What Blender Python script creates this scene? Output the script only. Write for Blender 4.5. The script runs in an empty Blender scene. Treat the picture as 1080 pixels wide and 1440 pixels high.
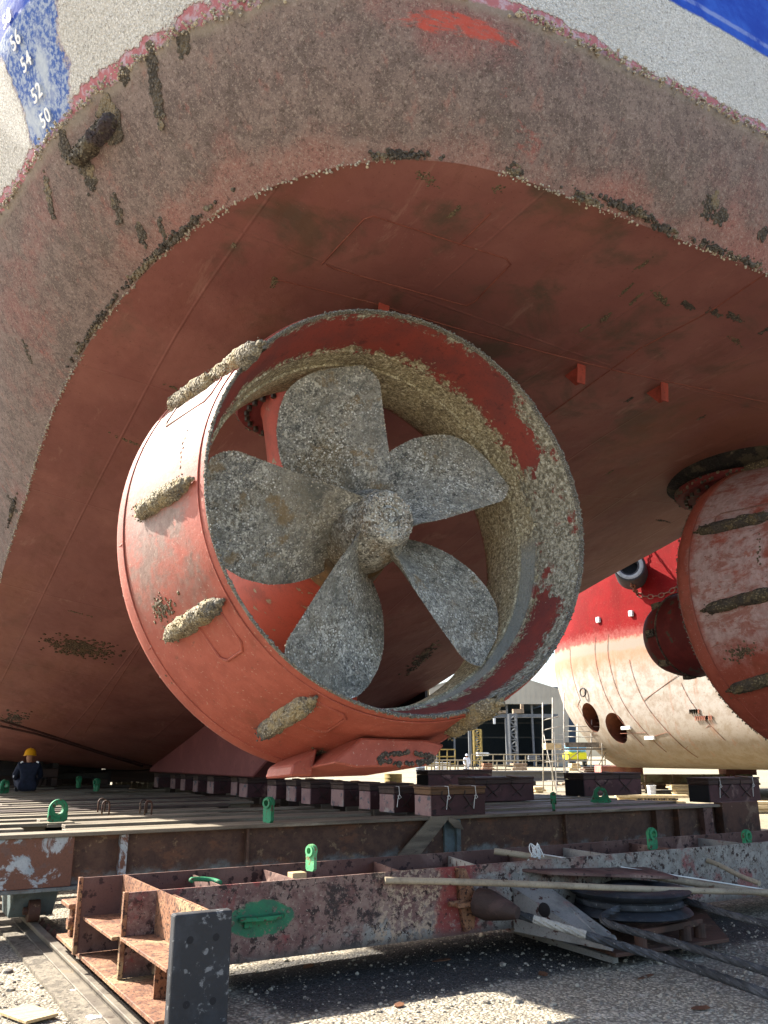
import bpy, bmesh, math, random
from mathutils import Vector, Matrix, noise
SC = bpy.context.scene
COL = SC.collection
RND = random.Random(7)
V = Vector

# ------------------------------------------------------------------ camera
FPX, HOR = 1180.0, 1063.0
PITCH = math.atan((HOR - 720) / FPX)
HEAD = math.radians(31)
CAM = V((-5.94, -6.43, 1.6))
_fh = V((math.sin(HEAD), math.cos(HEAD), 0))
_R = V((math.cos(HEAD), -math.sin(HEAD), 0))
_F = _fh * math.cos(PITCH) + V((0, 0, 1)) * math.sin(PITCH)
_U = _R.cross(_F)
def ray(x, y): return (_R * (x - 540) - _U * (y - 720) + _F * FPX).normalized()
def proj(p):
    d = V(p) - CAM; z = d.dot(_F)
    return (540 + FPX * d.dot(_R) / z, 720 - FPX * d.dot(_U) / z)
def atZ(x, y, z): d = ray(x, y); return CAM + d * ((z - CAM.z) / d.z)
def atY(x, y, Y): d = ray(x, y); return CAM + d * ((Y - CAM.y) / d.y)
def atX(x, y, X): d = ray(x, y); return CAM + d * ((X - CAM.x) / d.x)
def atD(x, y, D): d = ray(x, y); return CAM + d * (D / d.dot(_fh))

cam = bpy.data.cameras.new('camera'); camo = bpy.data.objects.new('camera', cam); COL.objects.link(camo)
cam.sensor_fit = 'VERTICAL'; cam.sensor_height = 36; cam.lens = 36 * FPX / 1440
cam.clip_end = 2000; cam.clip_start = .05
camo.location = CAM
camo.rotation_euler = (math.pi / 2 + PITCH, 0, -HEAD)
SC.camera = camo

# ------------------------------------------------------------------ light
SUN = V((-.65, .92, 1.0)).normalized()      # towards the sun
w = bpy.data.worlds.new('World'); SC.world = w; w.use_nodes = True
nt = w.node_tree; sky = nt.nodes.new('ShaderNodeTexSky'); sky.sky_type = 'NISHITA'; sky.sun_disc = False
sky.sun_elevation = math.asin(SUN.z); sky.sun_rotation = math.atan2(SUN.x, SUN.y)
sky.air_density = 1.0; sky.dust_density = 2.5; sky.ozone_density = 1.0
nt.links.new(sky.outputs[0], nt.nodes['Background'].inputs[0]); nt.nodes['Background'].inputs[1].default_value = .105
sl = bpy.data.lights.new('sun', 'SUN'); sl.energy = 4.6; sl.angle = math.radians(.55); sl.color = (1, .93, .82)
so = bpy.data.objects.new('sun', sl); COL.objects.link(so); so.location = (-20, 20, 30)
so.rotation_euler = (-SUN).to_track_quat('-Z', 'Y').to_euler()
vs = SC.view_settings; vs.view_transform = 'Standard'; vs.look = 'None'; vs.exposure = 2.06; vs.gamma = 1
SC.cycles.max_bounces = 8; SC.cycles.diffuse_bounces = 5

# ------------------------------------------------------------------ materials
def lin(h):
    h = h.lstrip('#'); o = []
    for i in (0, 2, 4):
        c = int(h[i:i + 2], 16) / 255
        o.append(c / 12.92 if c <= .04045 else ((c + .055) / 1.055) ** 2.4)
    return (*o, 1)
class Mat:
    def __init__(s, name, rough=.7, rnd=False, metal=0.0):
        s.m = bpy.data.materials.new(name); s.m.use_nodes = True
        s.t = s.m.node_tree; s.n = s.t.nodes; s.b = s.n['Principled BSDF']
        s.b.inputs['Roughness'].default_value = rough; s.b.inputs['Metallic'].default_value = metal
        s.b.inputs['Specular IOR Level'].default_value = .35
        tc = s.n.new('ShaderNodeTexCoord'); s.co = tc.outputs['Object']
        if rnd:
            oi = s.n.new('ShaderNodeObjectInfo')
            mu = s.math('MULTIPLY', oi.outputs['Random'], 37.0)
            ad = s.n.new('ShaderNodeVectorMath'); ad.operation = 'ADD'
            s.t.links.new(s.co, ad.inputs[0]); s.t.links.new(mu, ad.inputs[1]); s.raw = s.co; s.co = ad.outputs[0]
        else: s.raw = s.co
        s.h = None
    def _in(s, sock, v):
        if v is None: return
        if isinstance(v, bpy.types.NodeSocket): s.t.links.new(v, sock)
        else: sock.default_value = v
    def math(s, op, a, b=None, c=None):
        n = s.n.new('ShaderNodeMath'); n.operation = op
        for i, v in enumerate((a, b, c)): s._in(n.inputs[i], v)
        return n.outputs[0]
    def xyz(s):
        n = s.n.new('ShaderNodeSeparateXYZ'); s.t.links.new(s.raw, n.inputs[0]); return n.outputs
    def vec(s, st):
        if st == (1, 1, 1): return s.co
        n = s.n.new('ShaderNodeMapping'); n.inputs['Scale'].default_value = st; s.t.links.new(s.co, n.inputs[0]); return n.outputs[0]
    def noise(s, sc, det=4, ro=.55, st=(1, 1, 1), dist=0):
        n = s.n.new('ShaderNodeTexNoise'); n.inputs['Scale'].default_value = sc; n.inputs['Detail'].default_value = det
        n.inputs['Roughness'].default_value = ro; n.inputs['Distortion'].default_value = dist
        s.t.links.new(s.vec(st), n.inputs['Vector']); return n.outputs[0]
    def vor(s, sc, st=(1, 1, 1), out='Distance', feat='F1'):
        n = s.n.new('ShaderNodeTexVoronoi'); n.feature = feat; n.inputs['Scale'].default_value = sc
        s.t.links.new(s.vec(st), n.inputs['Vector']); return n.outputs[out]
    def ss(s, f, lo, hi):
        n = s.n.new('ShaderNodeMapRange'); n.interpolation_type = 'SMOOTHSTEP'
        s._in(n.inputs[0], f)
        a, b = (0., 1.) if lo < hi else (1., 0.)
        n.inputs[1].default_value = min(lo, hi); n.inputs[2].default_value = max(lo, hi)
        n.inputs[3].default_value = a; n.inputs[4].default_value = b
        return n.outputs[0]
    def mix(s, f, a, b):
        n = s.n.new('ShaderNodeMix'); n.data_type = 'RGBA'
        s._in(n.inputs['Factor'], f); s._in(n.inputs[6], a); s._in(n.inputs[7], b); return n.outputs[2]
    def mul(s, a, b): return s.math('MULTIPLY', a, b)
    def bump(s, h, st=.5, d=.01):
        n = s.n.new('ShaderNodeBump'); n.inputs['Strength'].default_value = st; n.inputs['Distance'].default_value = d
        s._in(n.inputs['Height'], h)
        if s.h: s.t.links.new(s.h, n.inputs['Normal'])
        s.h = n.outputs[0]; s.t.links.new(s.h, s.b.inputs['Normal'])
    def out(s, c, rough=None):
        s._in(s.b.inputs['Base Color'], c)
        if rough is not None: s._in(s.b.inputs['Roughness'], rough)
        return s.m
def worn(name, base, alt, spots=None, sc=3, k=(.45, .62), spk=(.62, .7), ssc=18, rough=.7, bump=.35, third=None, tk=(.58, .66), tsc=1.6, rnd=True, st=(1, 1, 1), metal=0.):
    """paint or steel in two tones with spots of wear"""
    m = Mat(name, rough, rnd, metal)
    c = m.mix(m.ss(m.noise(sc, 6, .62, st), *k), lin(base), lin(alt))
    if third: c = m.mix(m.ss(m.noise(tsc, 7, .68, st, .4), *tk), c, lin(third))
    if spots: c = m.mix(m.ss(m.noise(ssc, 4, .6, st), *spk), c, lin(spots))
    g = m.noise(70, 3, .6)
    c = m.mix(m.mul(m.ss(g, .45, .75), .25), c, (.02, .015, .012, 1))
    m.bump(m.noise(ssc * 1.3, 6, .65, st), bump, .012)
    return m.out(c)
def plain(name, col, rough=.6, metal=0., var=.35, sc=9):
    m = Mat(name, rough, True, metal)
    b = lin(col); d = tuple(x * (1 - var) for x in b[:3]) + (1,)
    m.bump(m.noise(sc * 4, 4), .15, .005)
    return m.out(m.mix(m.ss(m.noise(sc, 5, .6), .35, .7), b, d))

# ------------------------------------------------------------------ mesh builder
ICO = None
def ico():
    global ICO
    if ICO is None:
        bm = bmesh.new(); bmesh.ops.create_icosphere(bm, subdivisions=1, radius=1)
        bm.verts.ensure_lookup_table()
        ICO = ([v.co.copy() for v in bm.verts], [[v.index for v in f.verts] for f in bm.faces]); bm.free()
    return ICO
def frame(d, up=V((0, 0, 1))):
    d = V(d).normalized()
    if abs(d.dot(up)) > .98: up = V((0, 1, 0)) if abs(d.y) < .9 else V((1, 0, 0))
    x = d.cross(up).normalized(); z = x.cross(d).normalized()
    return x, d, z
class MB:
    def __init__(s): s.v = []; s.f = []; s.mi = []; s.cur = 0
    def add(s, vs, fs):
        o = len(s.v); s.v += [tuple(v) for v in vs]
        for f in fs: s.f.append([i + o for i in f]); s.mi.append(s.cur)
        return s
    def box(s, c, size, rot=None):
        c = V(c); hx, hy, hz = [q / 2 for q in size]
        vs = [V((x, y, z)) for x in (-hx, hx) for y in (-hy, hy) for z in (-hz, hz)]
        if rot is not None: vs = [rot @ v for v in vs]
        return s.add([c + v for v in vs], [(0, 1, 3, 2), (4, 6, 7, 5), (0, 4, 5, 1), (2, 3, 7, 6), (0, 2, 6, 4), (1, 5, 7, 3)])
    def bb(s, x0, x1, y0, y1, z0, z1):
        return s.box(((x0 + x1) / 2, (y0 + y1) / 2, (z0 + z1) / 2), (abs(x1 - x0), abs(y1 - y0), abs(z1 - z0)))
    def beam(s, p, q, w, h, up=V((0, 0, 1))):
        p, q = V(p), V(q); x, d, z = frame(q - p, up)
        return s.box((p + q) / 2, (w, (q - p).length, h), Matrix((x, d, z)).transposed())
    def tube(s, pts, r, n=8, cap=True, lobes=0, twist=0, la=.12):
        pts = [V(p) for p in pts]; m = len(pts)
        rs = r if isinstance(r, (list, tuple)) else [r] * m
        vs = []; d0 = (pts[1] - pts[0]).normalized(); x, _, z = frame(d0); L = 0
        for i, p in enumerate(pts):
            d = (pts[min(i + 1, m - 1)] - pts[max(i - 1, 0)]).normalized()
            x = (x - d * x.dot(d)).normalized(); z = x.cross(d)
            if i: L += (p - pts[i - 1]).length
            for k in range(n):
                a = 2 * math.pi * k / n
                rr = rs[i] * (1 + la * math.cos(lobes * a + twist * L)) if lobes else rs[i]
                vs.append(p + x * (math.cos(a) * rr) + z * (math.sin(a) * rr))
        fs = [(i * n + k, i * n + (k + 1) % n, (i + 1) * n + (k + 1) % n, (i + 1) * n + k) for i in range(m - 1) for k in range(n)]
        if cap: fs += [tuple(range(n - 1, -1, -1)), tuple((m - 1) * n + k for k in range(n))]
        return s.add(vs, fs)
    def cyl(s, p, q, r, n=20, r2=None): return s.tube([p, q], [r, r if r2 is None else r2], n)
    def lathe(s, prof, c=V((0, 0, 0)), ax=V((0, 1, 0)), n=48, closed=False, a0=0, a1=2 * math.pi):
        """prof = [(radius, distance along the axis)]"""
        x, d, z = frame(ax); full = abs(a1 - a0 - 2 * math.pi) < 1e-6; k = n if full else n + 1
        vs = [V(c) + d * y + (x * math.cos(a0 + (a1 - a0) * i / n) + z * math.sin(a0 + (a1 - a0) * i / n)) * r for (r, y) in prof for i in range(k)]
        m = len(prof); fs = []
        for j in range(m if closed else m - 1):
            j2 = (j + 1) % m
            for i in range(n):
                i2 = (i + 1) % k
                fs.append((j * k + i, j * k + i2, j2 * k + i2, j2 * k + i))
        return s.add(vs, fs)
    def grid(s, rows):
        n = len(rows[0]); m = len(rows)
        return s.add([p for r in rows for p in r], [(i * n + j, i * n + j + 1, (i + 1) * n + j + 1, (i + 1) * n + j) for i in range(m - 1) for j in range(n - 1)])
    def prism(s, poly, d):
        """extrude a planar polygon of 3D points by the vector d"""
        poly = [V(p) for p in poly]; n = len(poly); d = V(d)
        return s.add(poly + [p + d for p in poly], [tuple(range(n - 1, -1, -1)), tuple(range(n, 2 * n))] + [(i, (i + 1) % n, n + (i + 1) % n, n + i) for i in range(n)])
    def lump(s, c, r, nrm=None, flat=1.0, rnd=RND):
        vs, fs = ico(); q = None
        if nrm is not None:
            x, d, z = frame(nrm)
        o = []
        a = rnd.random() * 6.28; ca, sa = math.cos(a), math.sin(a)
        for v in vs:
            k = r * (.75 + .5 * rnd.random())
            vx, vy, vz = v.x * ca - v.y * sa, v.x * sa + v.y * ca, v.z
            if nrm is not None: o.append(V(c) + (x * vx + z * vy + d * (vz * flat)) * k)
            else: o.append(V(c) + V((vx, vy, vz * flat)) * k)
        return s.add(o, fs)
    def build(s, name, mats, parent=None, smooth=False, bevel=0, seg=1):
        me = bpy.data.meshes.new(name); me.from_pydata(s.v, [], s.f)
        mats = mats if isinstance(mats, (list, tuple)) else [mats]
        for m in mats: me.materials.append(m)
        if len(mats) > 1: me.polygons.foreach_set('material_index', s.mi)
        bm = bmesh.new(); bm.from_mesh(me); bmesh.ops.recalc_face_normals(bm, faces=bm.faces); bm.to_mesh(me); bm.free()
        if smooth:
            for p in me.polygons: p.use_smooth = True
            if smooth != 'all': me.set_sharp_from_angle(angle=math.radians(38))
        o = bpy.data.objects.new(name, me); COL.objects.link(o)
        if parent is not None: o.parent = parent
        if bevel:
            b = o.modifiers.new('bevel', 'BEVEL'); b.width = bevel; b.segments = seg; b.limit_method = 'ANGLE'; b.angle_limit = math.radians(40)
        return o
def tag(o, label=None, cat=None, group=None, kind=None):
    if label: o['label'] = label
    if cat: o['category'] = cat
    if group: o['group'] = group
    if kind: o['kind'] = kind
    return o
def thing(name, label, cat, loc=(0, 0, 0), group=None, rot=(0, 0, 0)):
    o = bpy.data.objects.new(name, None); COL.objects.link(o); o.location = loc; o.rotation_euler = rot
    o.empty_display_size = .2
    return tag(o, label, cat, group)
def copy_tree(o, parent=None):
    c = o.copy(); COL.objects.link(c)
    if parent is not None: c.parent = parent
    for ch in list(o.children): copy_tree(ch, c)
    return c
def crom(P, n):
    """Catmull-Rom through the points P, n steps per span"""
    o = []
    for i in range(len(P) - 1):
        a, b, c, d = P[max(i - 1, 0)], P[i], P[i + 1], P[min(i + 2, len(P) - 1)]
        for k in range(n):
            t = k / n
            o.append(tuple(.5 * (2 * b[j] + (c[j] - a[j]) * t + (2 * a[j] - 5 * b[j] + 4 * c[j] - d[j]) * t * t + (3 * b[j] - a[j] - 3 * c[j] + d[j]) * t ** 3) for j in range(len(b))))
    o.append(tuple(P[-1])); return o
def lerp1(x, T):
    if x <= T[0][0]: return T[0][1]
    for (a, p), (b, q) in zip(T, T[1:]):
        if x <= b:
            t = (x - a) / (b - a); return p + (q - p) * t
    return T[-1][1]
def smooth1(x, T, e=.6): return (lerp1(x - e, T) + 2 * lerp1(x, T) + lerp1(x + e, T)) / 4
def wbuild(mb, name, mats, parent, **k):
    """child whose mesh is in world coordinates, under an unrotated parent"""
    o = mb.build(name, mats, parent, **k); o.location = -parent.location if parent.parent is None else (0, 0, 0); return o

# =================================================================== TUG HULL
TUG = thing('tugboat', 'huge fouled dark red tug stern overhanging the near thruster, blue topsides and white barnacle belt', 'tugboat', (0, 12, 1.25))
ZK = [(-3, 5.36), (-1, 5.2), (0, 5.06), (1, 4.86), (3, 4.25), (5, 3.55), (8, 2.72), (10.43, 2.08), (13.68, 1.33), (15.5, 1.25), (30, 1.25)]
ZC = [(-3, 5.4), (-.6, 5.4), (.4, 5.34), (2.35, 4.9), (4.4, 4.41), (7.7, 3.41), (9.2, 2.97), (13, 2.05), (16, 1.7), (20, 1.55), (30, 1.5)]
BN = [(-3, 4.86), (1, 4.8), (2.2, 4.75), (4, 4.67), (7, 4.6), (12, 4.55), (16, 4.45), (19, 4.3), (24, 3.2), (28, 1.2), (29, .4)]
def zb(x, y):
    k, c, b = smooth1(y, ZK), smooth1(y, ZC), lerp1(y, BN)
    return k + (c - k) * min(1.2, abs(x) / b) ** 1.2
def onhull(px, py):
    """point of the hull bottom seen at a pixel of the photograph"""
    d = ray(px, py); t = .5
    while t < 60:
        p = CAM + d * t
        if p.z > zb(p.x, p.y):
            lo, hi = t - .05, t
            for _ in range(20):
                m = (lo + hi) / 2; p = CAM + d * m
                if p.z > zb(p.x, p.y): hi = m
                else: lo = m
            return CAM + d * hi
        t += .05
    return None
def hulln(p):
    e = .05
    return V(((zb(p.x + e, p.y) - zb(p.x - e, p.y)) / (2 * e), (zb(p.x, p.y + e) - zb(p.x, p.y - e)) / (2 * e), -1)).normalized()
OUT = [  # chine x,y ; waterline x,y
 (0, -2.91, 0, -3.34), (-1.0, -2.86, -1.0, -3.31), (-2.03, -2.80, -2.1, -3.25), (-2.75, -2.74, -2.95, -3.19), (-3.2, -2.62, -3.5, -3.07),
 (-3.6, -2.37, -4.02, -2.82), (-3.95, -1.98, -4.45, -2.43), (-4.25, -1.4, -4.8, -1.95), (-4.42, -.8, -5.08, -1.3), (-4.57, .05, -5.33, -.58),
 (-4.69, .98, -5.5, .4), (-4.75, 2.2, -5.74, 1.8), (-4.68, 4.2, -5.77, 4.0), (-4.6, 7, -5.7, 7), (-4.55, 10, -5.6, 10),
 (-4.5, 14, -5.6, 14), (-4.3, 19, -5.3, 19), (-3.2, 24, -4.2, 24), (-1.2, 28, -2.0, 28.2), (0, 29, 0, 29.6)]
NS = 8
OC = crom(OUT, NS)
WLZ = 6.2
def flare_n(i):
    a, b = OC[max(i - 1, 0)], OC[min(i + 1, len(OC) - 1)]
    tx, ty = b[2] - a[2], b[3] - a[3]; l = math.hypot(tx, ty) or 1
    n = V((ty / l, -tx / l, 0))          # outward for the port half walked from transom forward
    if i == 0: n = V((0, -1, 0))
    if n.x > 0.01 and i < len(OC) - 12: n = -n
    return n
def side_row(i):
    cx, cy, wx, wy = OC[i]; n = flare_n(i)
    f = max(0., -n.x) ** 1.5; cz = zb(cx, cy); pts = []
    for k in range(9):                                   # chine to waterline, slightly rounded
        t = k / 8; bl = .05 * math.sin(math.pi * t)
        pts.append(V((cx + (wx - cx) * t, cy + (wy - cy) * t, cz + (WLZ - cz) * t)) + n * bl - V((0, 0, bl * .6)))
    for k in range(1, 7):
        t = k / 6; pts.append(V((wx, wy, WLZ + .8 * t)) + n * (.40 * f * t))
    for k in range(1, 5):
        t = k / 4; pts.append(V((wx, wy, 7.0 + 1.7 * t)) + n * (.40 * f + .45 * f * t))
    return pts
ROWS = [side_row(i) for i in range(len(OC))]
def side_at(px, py, j0=0, j1=18, imax=NS * 13):
    best = None
    for i in range(imax):
        for j in range(j0, j1):
            a, b, c, d = ROWS[i][j], ROWS[i + 1][j], ROWS[i][j + 1], ROWS[i + 1][j + 1]
            for s in (.17, .5, .83):
                for t in (.17, .5, .83):
                    p = a * (1 - s) * (1 - t) + b * s * (1 - t) + c * (1 - s) * t + d * s * t
                    q = proj(p); e = (q[0] - px) ** 2 + (q[1] - py) ** 2
                    if (p - CAM).dot(_fh) > 0 and (best is None or e < best[0]): best = (e, p, (b - a).normalized(), (c - a).normalized())
    e, p, tf, tu = best
    n = tf.cross(tu).normalized()
    if n.dot(CAM - p) < 0: n = -n
    return p, tf, tu, n

# ---- hull materials
def hull_side_mat():
    m = Mat('fouled_hull_plating', .8); m.b.inputs['Specular IOR Level'].default_value = .15
    x, y, z = m.xyz()
    big = m.noise(.8, 7, .65); mid = m.noise(8, 7, .7, dist=.3); fine = m.noise(38, 4, .65); streak = m.noise(1.0, 7, .7, (9, 9, .7))
    c = m.mix(m.ss(mid, .40, .60), lin('#655955'), lin('#7a6b66'))
    c = m.mix(m.mul(m.ss(big, .50, .68), .6), c, lin('#8a5d59'))
    c = m.mix(m.mul(m.ss(streak, .54, .70), .5), c, lin('#95685f'))
    c = m.mix(m.mul(m.ss(m.noise(1.3, 8, .75, dist=.8), .52, .66), .5), c, lin('#5d554e'))
    pt = m.noise(2.1, 8, .76, dist=.7); c = m.mix(m.mul(m.ss(pt, .60, .66), .65), c, lin('#8f5750')); c = m.mix(m.mul(m.ss(pt, .40, .32), .55), c, lin('#494240'))
    # clean red paint along the chine, where slime washed off
    zl = m.math('SUBTRACT', z, m.mul(m.math('SUBTRACT', big, .5), 1.3))
    c = m.mix(m.mul(m.mul(m.ss(zl, 5.62, 5.40), m.ss(y, 0.6, -1.0)), .36), c, lin('#9e685d'))
    c = m.mix(m.mul(m.ss(zl, 5.9, 6.2), .25), c, lin('#877a70'))
    c = m.mix(m.mul(m.ss(fine, .56, .66), .5), c, lin('#9c8f86'))
    c = m.mix(m.mul(m.ss(fine, .45, .36), .5), c, lin('#3a332e'))
    gr = m.noise(95, 3, .7); c = m.mix(m.mul(m.ss(gr, .56, .68), .55), c, lin('#a99a90')); c = m.mix(m.mul(m.ss(gr, .43, .33), .5), c, lin('#3d352f'))
    # scraped bright red paint on the transom
    ex = m.math('POWER', m.mul(m.math('SUBTRACT', x, -3.3), 2.4), 2.0)
    ez = m.math('POWER', m.mul(m.math('SUBTRACT', z, 6.03), 15.0), 2.0)
    sp = m.math('ADD', m.math('ADD', ex, ez), m.mul(m.math('SUBTRACT', m.noise(5, 8, .78, (.6, 1, 2.2)), .5), 5.5))
    c = m.mix(m.mul(m.mul(m.ss(sp, 1.15, .35), .8), m.mul(m.ss(y, -2.5, -2.8), m.ss(m.noise(16, 6, .75, (.5, 1, 2)), .38, .52))), c, lin('#b34c40'))
    # boundary crust and pink boot stripe
    wob = m.mul(m.math('SUBTRACT', m.noise(5, 6, .7), .5), .16)
    zz = m.math('ADD', z, wob)
    c = m.mix(m.mul(m.ss(zz, 6.11, 6.17), .6), c, lin('#8d8478'))
    pink = m.mix(m.ss(m.noise(14, 5, .7), .45, .62), lin('#a4686c'), lin('#b09aa2'))
    c = m.mix(m.ss(zz, 6.185, 6.20), c, pink)
    # barnacle belt; its lower edge hangs irregularly
    v1 = m.vor(58); v2 = m.noise(48, 4, .75, dist=.6)
    bc = m.mix(m.ss(v1, .1, .62), lin('#f4f2ec'), lin('#d0ccc3'))
    bc = m.mix(m.mul(m.ss(v2, .54, .66), .75), bc, lin('#6b655c')); bc = m.mix(m.mul(m.ss(v2, .45, .36), .6), bc, lin('#fbf8f0')); bc = m.mix(m.mul(m.ss(m.noise(17, 5, .75), .60, .70), .6), bc, lin('#7b7264'))
    bc = m.mix(m.mul(m.ss(m.noise(1.3, 5), .4, .7), .35), bc, lin('#c6c1b6'))
    w2 = m.mul(m.math('SUBTRACT', m.noise(2.3, 6, .72), .5), .36)
    z2 = m.math('ADD', z, w2)
    belt = m.ss(z2, 6.27, 6.295)
    # scraped patch round the draught marks shows the blue topside paint
    yc = m.math('MULTIPLY_ADD', m.math('SUBTRACT', z, 6.2), -.2, -.50)
    dy = m.math('ABSOLUTE', m.math('SUBTRACT', y, yc))
    dy = m.math('SUBTRACT', dy, m.mul(m.math('SUBTRACT', z, 6.2), .16))
    dy = m.math('ADD', dy, m.mul(m.math('SUBTRACT', m.noise(3.5, 6, .7), .5), .34))
    patch = m.mul(m.ss(dy, .34, .29), m.ss(x, -4.9, -5.0))
    belt = m.mul(belt, m.math('SUBTRACT', 1.0, patch))
    blue = m.mix(m.ss(m.noise(3, 6, .7), .4, .65), lin('#1e3f9e'), lin('#2f57b4'))
    pb = m.mix(m.mul(m.ss(m.noise(26, 5, .7), .42, .60), .8), lin('#3f5c9c'), lin('#aab4c0'))
    pb = m.mix(m.mul(m.ss(m.noise(2.2, 4, .6, (1, 1, .4)), .5, .62), .75), pb, lin('#b9c0c4'))
    c = m.mix(m.mul(patch, m.ss(zz, 6.19, 6.24)), c, pb)
    c = m.mix(belt, c, bc)
    # clean topside blue above, with a scuffed pale line
    z3 = m.math('ADD', z, m.mul(m.math('SUBTRACT', m.noise(6, 5, .7), .5), .05))
    top = m.ss(z3, 7.0, 7.03)
    sc_ = m.mul(m.ss(m.math('ABSOLUTE', m.math('SUBTRACT', z3, 7.13)), .035, .012), m.ss(m.noise(3, 5, .7), .4, .6))
    blue = m.mix(m.mul(sc_, .5), blue, lin('#9aa6c4'))
    c = m.mix(top, c, blue)
    m.bump(m.mul(m.math('SUBTRACT', 1.0, v1), m.mul(belt, m.math('SUBTRACT', 1.0, top))), .45, .03); m.bump(m.mul(v2, m.mul(belt, m.math('SUBTRACT', 1.0, top))), .8, .03)
    m.bump(m.mul(fine, m.math('SUBTRACT', 1.0, top)), .55, .012)
    m.bump(mid, .18, .03)
    return m.out(c, m.math('SUBTRACT', .85, m.mul(top, .12)))
def hull_bottom_mat():
    m = Mat('antifouled_bottom_plating', .62)
    x, y, z = m.xyz()
    c = m.mix(m.ss(m.noise(.9, 6, .6), .38, .66), lin('#7b4c46'), lin('#8a5a52'))
    c = m.mix(m.mul(m.ss(m.noise(1.1, 7, .68, dist=.4), .50, .66), m.mul(m.ss(y, 2.2, -1.2), .75)), c, lin('#4a4437'))
    c = m.mix(m.mul(m.ss(m.noise(2.2, 7, .7, (1, .35, 1)), .55, .68), .4), c, lin('#5f3d2e'))
    c = m.mix(m.mul(m.ss(m.noise(.5, 5, .6, (1, .2, 1)), .52, .66), .45), c, lin('#83543f'))
    c = m.mix(m.mul(m.ss(m.noise(30, 4, .7), .60, .70), .5), c, lin('#58382a'))
    c = m.mix(m.mul(m.ss(m.noise(55, 3, .7, (1, 1, 1)), .70, .74), .7), c, lin('#a89a86'))
    # keel-block marks, scuffs and run-down stains
    c = m.mix(m.mul(m.ss(m.noise(3.5, 7, .78, (1, .22, 1), .5), .58, .67), .4), c, lin('#9c786c'))
    c = m.mix(m.mul(m.ss(m.noise(5, 7, .78, (.4, 1.2, 1), .5), .60, .70), .4), c, lin('#54352d'))
    wx = m.math('ABSOLUTE', m.math('SUBTRACT', m.math('FRACT', m.mul(x, .62)), .5)); wy = m.math('ABSOLUTE', m.math('SUBTRACT', m.math('FRACT', m.mul(y, .41)), .5))
    m.bump(m.math('MAXIMUM', m.ss(wx, .012, .0), m.ss(wy, .008, .0)), .35, .012)
    m.bump(m.noise(26, 5, .65), .3, .01); m.bump(m.noise(1.3, 3), .6, .08)
    return m.out(c)
M = {}
M['hull_side'] = hull_side_mat(); M['hull_bottom'] = hull_bottom_mat()
M['skeg'] = worn('skeg_paint', '#6d3a3a', '#7c4644', '#4a2a28', 1.2, bump=.15, rnd=False)
def crust_mat(name, a, b, d, sc=40, third=None):
    m = Mat(name, .9, True)
    v = m.vor(sc); c = m.mix(m.ss(v, .1, .55), lin(a), lin(b))
    c = m.mix(m.ss(m.noise(7, 6, .7), .45, .62), c, lin(d))
    if third: c = m.mix(m.mul(m.ss(m.noise(3.1, 5, .7), .52, .60), .85), c, lin(third))
    c = m.mix(m.mul(m.ss(m.noise(60, 3, .6), .55, .7), .6), c, lin('#2c261f'))
    m.bump(m.math('SUBTRACT', 1.0, v), .8, .02)
    return m.out(c)
M['crust'] = crust_mat('barnacle_crust', '#dcd6c8', '#9a9080', '#b8ad96', 60)
M['crust_dark'] = crust_mat('dark_fouling', '#6b645b', '#3c3731', '#5a5247', 50, '#80745f')
M['crust_tan'] = crust_mat('tan_brown_growth', '#7a6347', '#3d3024', '#5d4a35', 50)
M['crust_pale'] = crust_mat('pale_fouling', '#8e8168', '#564a3a', '#6f624b', 60)
M['anode'] = crust_mat('fouled_anode', '#a89f88', '#6a6253', '#8a7c5e', 55, '#4d4b48')
M['anode_tan'] = crust_mat('tan_fouled_anode', '#8f8468', '#4f483a', '#6d6047', 38, '#46403c')
M['anode_dark'] = crust_mat('dark_fouled_anode', '#77705f', '#3b352d', '#5a5244', 38, '#3a3238')

# ---- hull shell
mb = MB()
port = ROWS; star = [[V((-p.x, p.y, p.z)) for p in r] for r in ROWS]
mb.grid(star[::-1] + port[1:])
shell = wbuild(mb, 'side_plating', M['hull_side'], TUG, smooth='all')
mb = MB(); rows = []
for i in range(len(OC)):
    cx, cy = OC[i][0], OC[i][1]; n = 28
    rows.append([V((cx * (1 - 2 * k / n), cy, zb(cx * (1 - 2 * k / n), cy))) for k in range(n + 1)])
mb.grid(rows)
wbuild(mb, 'bottom_plating', M['hull_bottom'], TUG, smooth='all')
# deck closing the hull above
mb = MB(); mb.grid([[r[-1] + V((0, 0, -.02)), V((-r[-1].x, r[-1].y, r[-1].z - .02))] for r in ROWS])
wbuild(mb, 'main_deck', M['skeg'], TUG)
# skeg: tapering centreline fin
mb = MB(); prof = []
ys = [5.0 + .4 * k for k in range(22)]
for y in ys: prof.append(V((0, y, zb(0, y) + .15)))
bot = [V((0, 13.8, 1.25)), V((0, 7.6, 1.25)), V((0, 6.6, 1.7))]
mb.prism([p - V((.14, 0, 0)) for p in prof + bot], (.28, 0, 0))
wbuild(mb, 'skeg', M['skeg'], TUG, bevel=.02)
# plate under the far chine, painted black for the shaded hull side
M['black_paint'] = plain('black_paint', '#1d1a1a', .5)
mb = MB(); pl = [V((4.5, y, zb(4.5, y) + .02)) for y in (9.2, 10.5, 12, 14, 16)]
pl += [V((4.5, y, zb(4.5, y) - .42)) for y in (16, 14, 12, 10.5, 9.2)]
mb.prism(pl, (.07, 0, 0)); wbuild(mb, 'shaded_side_plate', M['black_paint'], TUG)
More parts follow.
